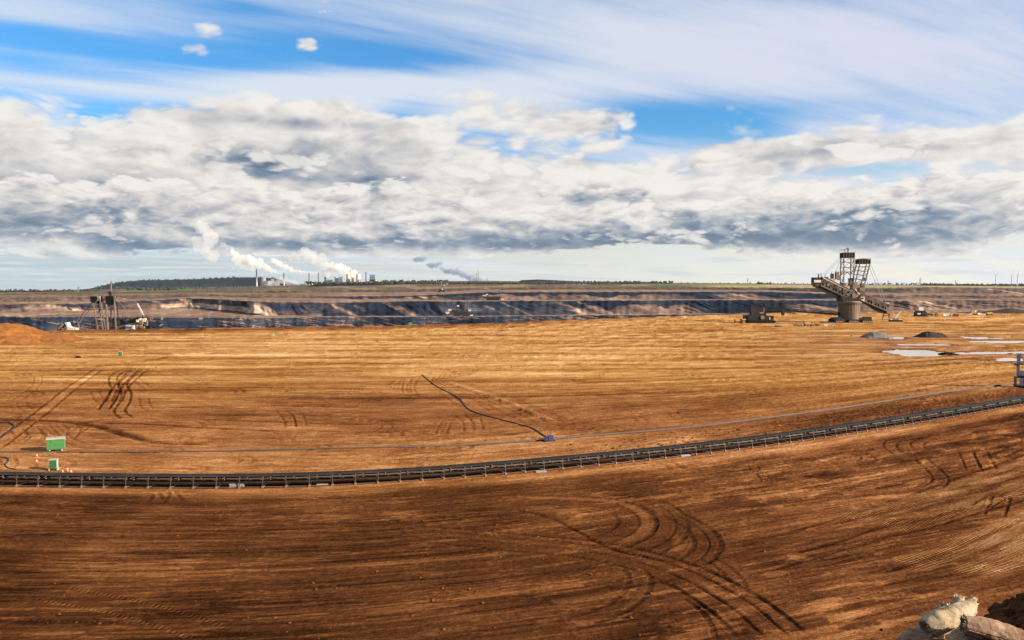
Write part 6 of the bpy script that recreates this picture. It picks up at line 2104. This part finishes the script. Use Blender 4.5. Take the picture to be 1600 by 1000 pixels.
# ---------------------------------------------------------------- trees on the plain
MAT_TREE = material('bare_winter_tree', (0.045, 0.042, 0.030), rough=1.0, wear=0.5, wear_color=(0.09, 0.07, 0.045), wear_scale=0.1, spec=0.0)
mb = MB()
rt_ = random.Random(4)


def tree_row(x0, x1, py, Y, hgt, step, jit=1.0):
    x = x0
    while x < x1:
        k = Y / F
        h = hgt * rt_.uniform(0.55, 1.25)
        z = far_z(py + rt_.uniform(-0.2, 0.2) * jit, Y)
        X = (x - 800) / F * Y
        yy = Y + rt_.uniform(-60, 60)
        for q in range(3):
            mb.rock((X + rt_.uniform(-0.4, 0.4) * h, yy, z + h * rt_.uniform(0.3, 0.75)), (h * rt_.uniform(0.25, 0.5), h * 0.4, h * rt_.uniform(0.25, 0.45)), rt_)
        x += step * rt_.uniform(0.5, 1.6)


tree_row(-40, 150, 455.6, 4700, 13, 1.6)
tree_row(150, 480, 451.5, 5200, 12, 2.4)
tree_row(200, 280, 453.6, 4200, 12, 1.3)
tree_row(480, 800, 444.2, 5200, 16, 1.3)
tree_row(600, 700, 441.5, 6200, 18, 1.5)
tree_row(700, 1000, 444.4, 5000, 14, 1.3)
tree_row(830, 1050, 442.6, 6400, 16, 1.2)
tree_row(1050, 1460, 443.3, 6800, 9, 3.0)
tree_row(1183, 1202, 444.6, 5200, 14, 0.9)
tree_row(1330, 1470, 445.0, 6600, 11, 1.8)
tree_row(1440, 1640, 446.4, 6200, 15, 1.0)
for (a, b_, q0, q1) in ((150, 185, 449, 442), (185, 225, 441.8, 438.6), (225, 300, 438.4, 437), (300, 365, 436.8, 434.2), (365, 432, 434, 435)):
    x = a
    while x < b_:
        tree_row(x, x + 0.4, q0 + (q1 - q0) * (x - a) / (b_ - a) + 0.5 + rt_.uniform(-0.3, 0.8), 12500, 22, 2)
        x += 1.5
tag(mb.build('woods', MAT_TREE), kind='stuff')


# ---------------------------------------------------------------- the bank the camera stands on
def bank_z(x, y):
    x, y = np.asarray(x, float), np.asarray(y, float)
    z = np.where(y < 2.0, 30.3, 30.3 - 0.56 * (y - 2.0))
    z = np.maximum(z, -1.0)
    z = z + 2.45 * np.exp(-((x - 6.5) / 1.75) ** 2 - ((y - 9.6) / 2.3) ** 2)
    z = z + 0.72 * np.exp(-((x - 4.95) / 0.6) ** 2 - ((y - 8.5) / 0.8) ** 2)
    z = z + 0.10 * fbm(x / 0.9, y / 0.9, 4, 140) + 0.05 * np.abs(fbm(x / 0.22, y / 0.22, 3, 141))
    return z


bx = np.concatenate([np.linspace(-40, 2.5, 60), np.linspace(2.6, 10, 190), np.linspace(10.2, 40, 50)])
by = np.concatenate([np.linspace(-10, 6, 40), np.linspace(6.05, 13, 180), np.linspace(13.2, 58, 60)])
A, B = np.meshgrid(bx, by)
MAT_BANK = heap_mat('bank_earth', (0.05, 0.019, 0.007), (0.22, 0.088, 0.030), 5.0)
tag(link('embankment', grid_mesh('embankment', np.stack([A, B, bank_z(A, B)], -1), MAT_BANK)), kind='structure')
mb = MB()
rb = random.Random(8)
for k in range(1500):
    x, y = rb.gauss(6.5, 1.0), rb.gauss(9.4, 1.2)
    s = abs(rb.gauss(0, 0.06)) + 0.018
    mb.rock((x, y, float(bank_z(x, y)) + s * 0.2), (s, s, s * 0.75), rb)
tag(mb.build('clods', MAT_BANK), kind='stuff')


def nr(px, py, D):
    return Vector(((px - 800) / F * D, D, CAM_H - (py - HZ) / F * D))


def cloth_mat(name, c0, c1, c2):
    m = bpy.data.materials.new(name)
    m.use_nodes = True
    N = NT(m.node_tree)
    b = m.node_tree.nodes['Principled BSDF']
    out = m.node_tree.nodes['Material Output']
    pos = N.node('ShaderNodeNewGeometry').outputs['Position']
    n = N.noise(pos, 6.0, 6, 0.7)
    n2 = N.noise(pos, 70.0, 4, 0.7)
    c = N.ramp(N.add(N.mul(n, 0.8), N.mul(n2, 0.25)), [(0.33, c0), (0.5, c1), (0.72, c2)])
    N.put(b.inputs['Base Color'], c)
    b.inputs['Roughness'].default_value = 1.0
    b.inputs['Specular IOR Level'].default_value = 0.05
    tr = N.node('ShaderNodeBsdfTranslucent')
    N.links.new(N.v('MULTIPLY', c, (1.0, 0.75, 0.42)), tr.inputs['Color'])
    mx = N.node('ShaderNodeMixShader')
    mx.inputs[0].default_value = 0.28
    N.links.new(b.outputs[0], mx.inputs[1])
    N.links.new(tr.outputs[0], mx.inputs[2])
    N.links.new(mx.outputs[0], out.inputs[0])
    bm = N.node('ShaderNodeBump')
    bm.inputs['Strength'].default_value = 0.5
    bm.inputs['Distance'].default_value = 0.02
    N.put(bm.inputs['Height'], N.add(n2, N.mul(n, 1.5)))
    N.links.new(bm.outputs[0], b.inputs['Normal'])
    return m


M_FLEECE = cloth_mat('pale_fleece', (0.16, 0.095, 0.055), (0.41, 0.31, 0.20), (0.55, 0.45, 0.32))
M_FLEECE2 = cloth_mat('muddy_fleece', (0.10, 0.055, 0.032), (0.27, 0.165, 0.105), (0.46, 0.35, 0.25))
M_FRINGE = cloth_mat('frayed_edge', (0.55, 0.45, 0.32), (0.68, 0.58, 0.44), (0.75, 0.66, 0.52))


def roll(name, label, pts, rads, mat, seed, squash=1.0, slant=0.0, wr=0.06):
    """A rolled, torn sheet of fleece: a wrinkled tube along pts, an open mouth at open_end."""
    P = catmull(np.array([list(p) for p in pts]), 10)
    P = resample(P, 0.012)
    n = len(P)
    t = np.linspace(0, 1, n)
    rr_ = np.interp(t, np.linspace(0, 1, len(rads)), rads)
    T = np.gradient(P, axis=0)
    T /= np.linalg.norm(T, axis=1)[:, None]
    up = np.array([0, 0, 1.0])
    S = np.cross(T, up)
    S /= np.linalg.norm(S, axis=1)[:, None]
    U = np.cross(S, T)
    m_ = 72
    a = np.linspace(0, 2 * np.pi, m_)
    aw = np.where(np.arange(m_) == m_ - 1, 0.0, a)
    ca, sa = np.cos(a), np.sin(a)
    X1, X2 = np.meshgrid(t * n * 0.012, a, indexing='ij')
    wv_ = fbm(X1 / 0.10 + seed, np.cos(X2) * 1.3 + 3 * np.sin(X2), 4, 150 + seed)
    fold = fbm(X1 / 0.25 + seed, np.cos(X2) * 2.0 + np.sin(X2) * 2.0, 2, 160 + seed)
    rad = rr_[:, None] * (1 + wr * 2.2 * wv_ + wr * 1.5 * fold)
    edge = 0.02 * fbm(X2 * 2.0, X2 * 0 + seed, 4, 170 + seed)
    Q = P[:, None, :] + S[:, None, :] * (rad * ca)[..., None] + U[:, None, :] * (rad * sa * squash)[..., None]
    Q = Q + T[:, None, :] * (edge * (np.abs(t - 0.5) * 2)[:, None] ** 3)[..., None]
    Q = Q - T[:, None, :] * (slant * np.clip((t - 0.75) / 0.25, 0, 1)[:, None] ** 2 * rad * (ca - 0.5 * sa))[..., None]
    Q[:, -1] = Q[:, 0]
    me = grid_mesh(name, Q, mat)
    o = link(name, me)
    md = o.modifiers.new('thickness', 'SOLIDIFY')
    md.thickness = 0.012
    md.offset = -1
    # frayed strands along both mouths
    fr_ = MB()
    rf = random.Random(seed)
    for i, sg in ((0, -1), (n - 1, 1)):
        for k in range(60):
            j = rf.randrange(m_ - 1)
            p = Vector(Q[i, j])
            d = Vector(T[i]) * sg * rf.uniform(0.01, 0.035) + Vector((rf.uniform(-1, 1), rf.uniform(-1, 1), rf.uniform(-0.4, 1))) * 0.012
            fr_.bar(p, p + d, 0.0022)
    tag(fr_.build('frayed_edge', M_FRINGE, o), kind='stuff')
    return tag(o, label, 'fleece roll', 'torn fleece rolls on the bank')


roll('fleece_roll', 'pale fleece roll with an open frayed mouth, middle of the torn heap', [nr(1456, 990, 8.55), nr(1475, 982, 8.58), nr(1500, 972, 8.64), nr(1518, 965, 8.7), nr(1532, 960, 8.74)], [0.085, 0.115, 0.112, 0.108, 0.10], M_FLEECE, 1, 1.0, slant=0.9)
roll('fleece_roll', 'muddy brown fleece roll lying lowest in the corner', [nr(1516, 984, 8.25), nr(1540, 990, 8.22), nr(1570, 998, 8.2), nr(1612, 1014, 8.15), nr(1650, 1030, 8.1)], [0.10, 0.125, 0.13, 0.12, 0.11], M_FLEECE2, 2, 0.85, wr=0.08)
roll('fleece_roll', 'short upright end of a cream fleece roll, leftmost in the corner', [nr(1446, 1004, 8.9), nr(1452, 992, 8.9), nr(1458, 980, 8.92), nr(1462, 971, 8.94)], [0.06, 0.058, 0.054, 0.05], M_FLEECE, 3, 1.0)
roll('fleece_roll', 'upright cream tube standing behind the open-mouthed roll', [nr(1504, 966, 9.05), nr(1505, 958, 9.07), nr(1507, 949, 9.1), nr(1508, 941, 9.12)], [0.05, 0.045, 0.046, 0.05], M_FLEECE, 4, 1.0, wr=0.10)


def crumple(name, label, corners, mat, seed, amp, nn=60, cat='fleece sheet'):
    c = [np.array(list(q)) for q in corners]
    u = np.linspace(0, 1, nn)
    Uu, Vv = np.meshgrid(u, u)
    Q = ((1 - Uu) * (1 - Vv))[..., None] * c[0] + (Uu * (1 - Vv))[..., None] * c[1] + (Uu * Vv)[..., None] * c[2] + ((1 - Uu) * Vv)[..., None] * c[3]
    f = fbm(Uu * 4 + seed, Vv * 4, 4, 180 + seed) + 0.8 * np.abs(perlin(Uu * 3 + seed, Vv * 3 + Uu, 190 + seed))
    Q[..., 2] += amp * f
    Q[..., 1] += amp * fbm(Uu * 3, Vv * 3 + seed, 3, 200 + seed)
    Q[..., 0] += 0.3 * amp * fbm(Uu * 5, Vv * 5 + seed, 3, 210 + seed)
    o = link(name, grid_mesh(name, Q, mat))
    md = o.modifiers.new('thickness', 'SOLIDIFY')
    md.thickness = 0.010
    return tag(o, label, cat)


crumple('fleece_sheet', 'crumpled torn fleece scrap left of the upright cream tube', [nr(1470, 972, 9.0), nr(1503, 962, 8.95), nr(1503, 950, 9.3), nr(1474, 956, 9.3)], M_FLEECE, 1, 0.07)
crumple('fleece_sheet', 'flat mud-covered fleece edge at the very bottom of the picture', [nr(1408, 1010, 8.6), nr(1490, 1020, 8.3), nr(1486, 997, 8.6), nr(1425, 990.5, 8.95)], M_FLEECE2, 2, 0.02)
crumple('fleece_sheet', 'loose pale flap hanging between the two big fleece rolls', [nr(1488, 1006, 8.4), nr(1530, 1012, 8.2), nr(1518, 986, 8.3), nr(1506, 988, 8.5)], M_FLEECE, 3, 0.03)

# ---------------------------------------------------------------- air
hz_mb = MB().box((0, 14000, 375), (44000, 30400, 1010))
hz_m = bpy.data.materials.new('air')
hz_m.use_nodes = True
hz_m.node_tree.nodes.clear()
_o = hz_m.node_tree.nodes.new('ShaderNodeOutputMaterial')
_v = hz_m.node_tree.nodes.new('ShaderNodeVolumePrincipled')
_v.inputs['Color'].default_value = (0.62, 0.78, 1.0, 1)
_v.inputs['Density'].default_value = HAZE
_v.inputs['Anisotropy'].default_value = 0.2
hz_m.node_tree.links.new(_v.outputs[0], _o.inputs['Volume'])
if HAZE > 0:
    tag(hz_mb.build('haze', hz_m), kind='stuff')
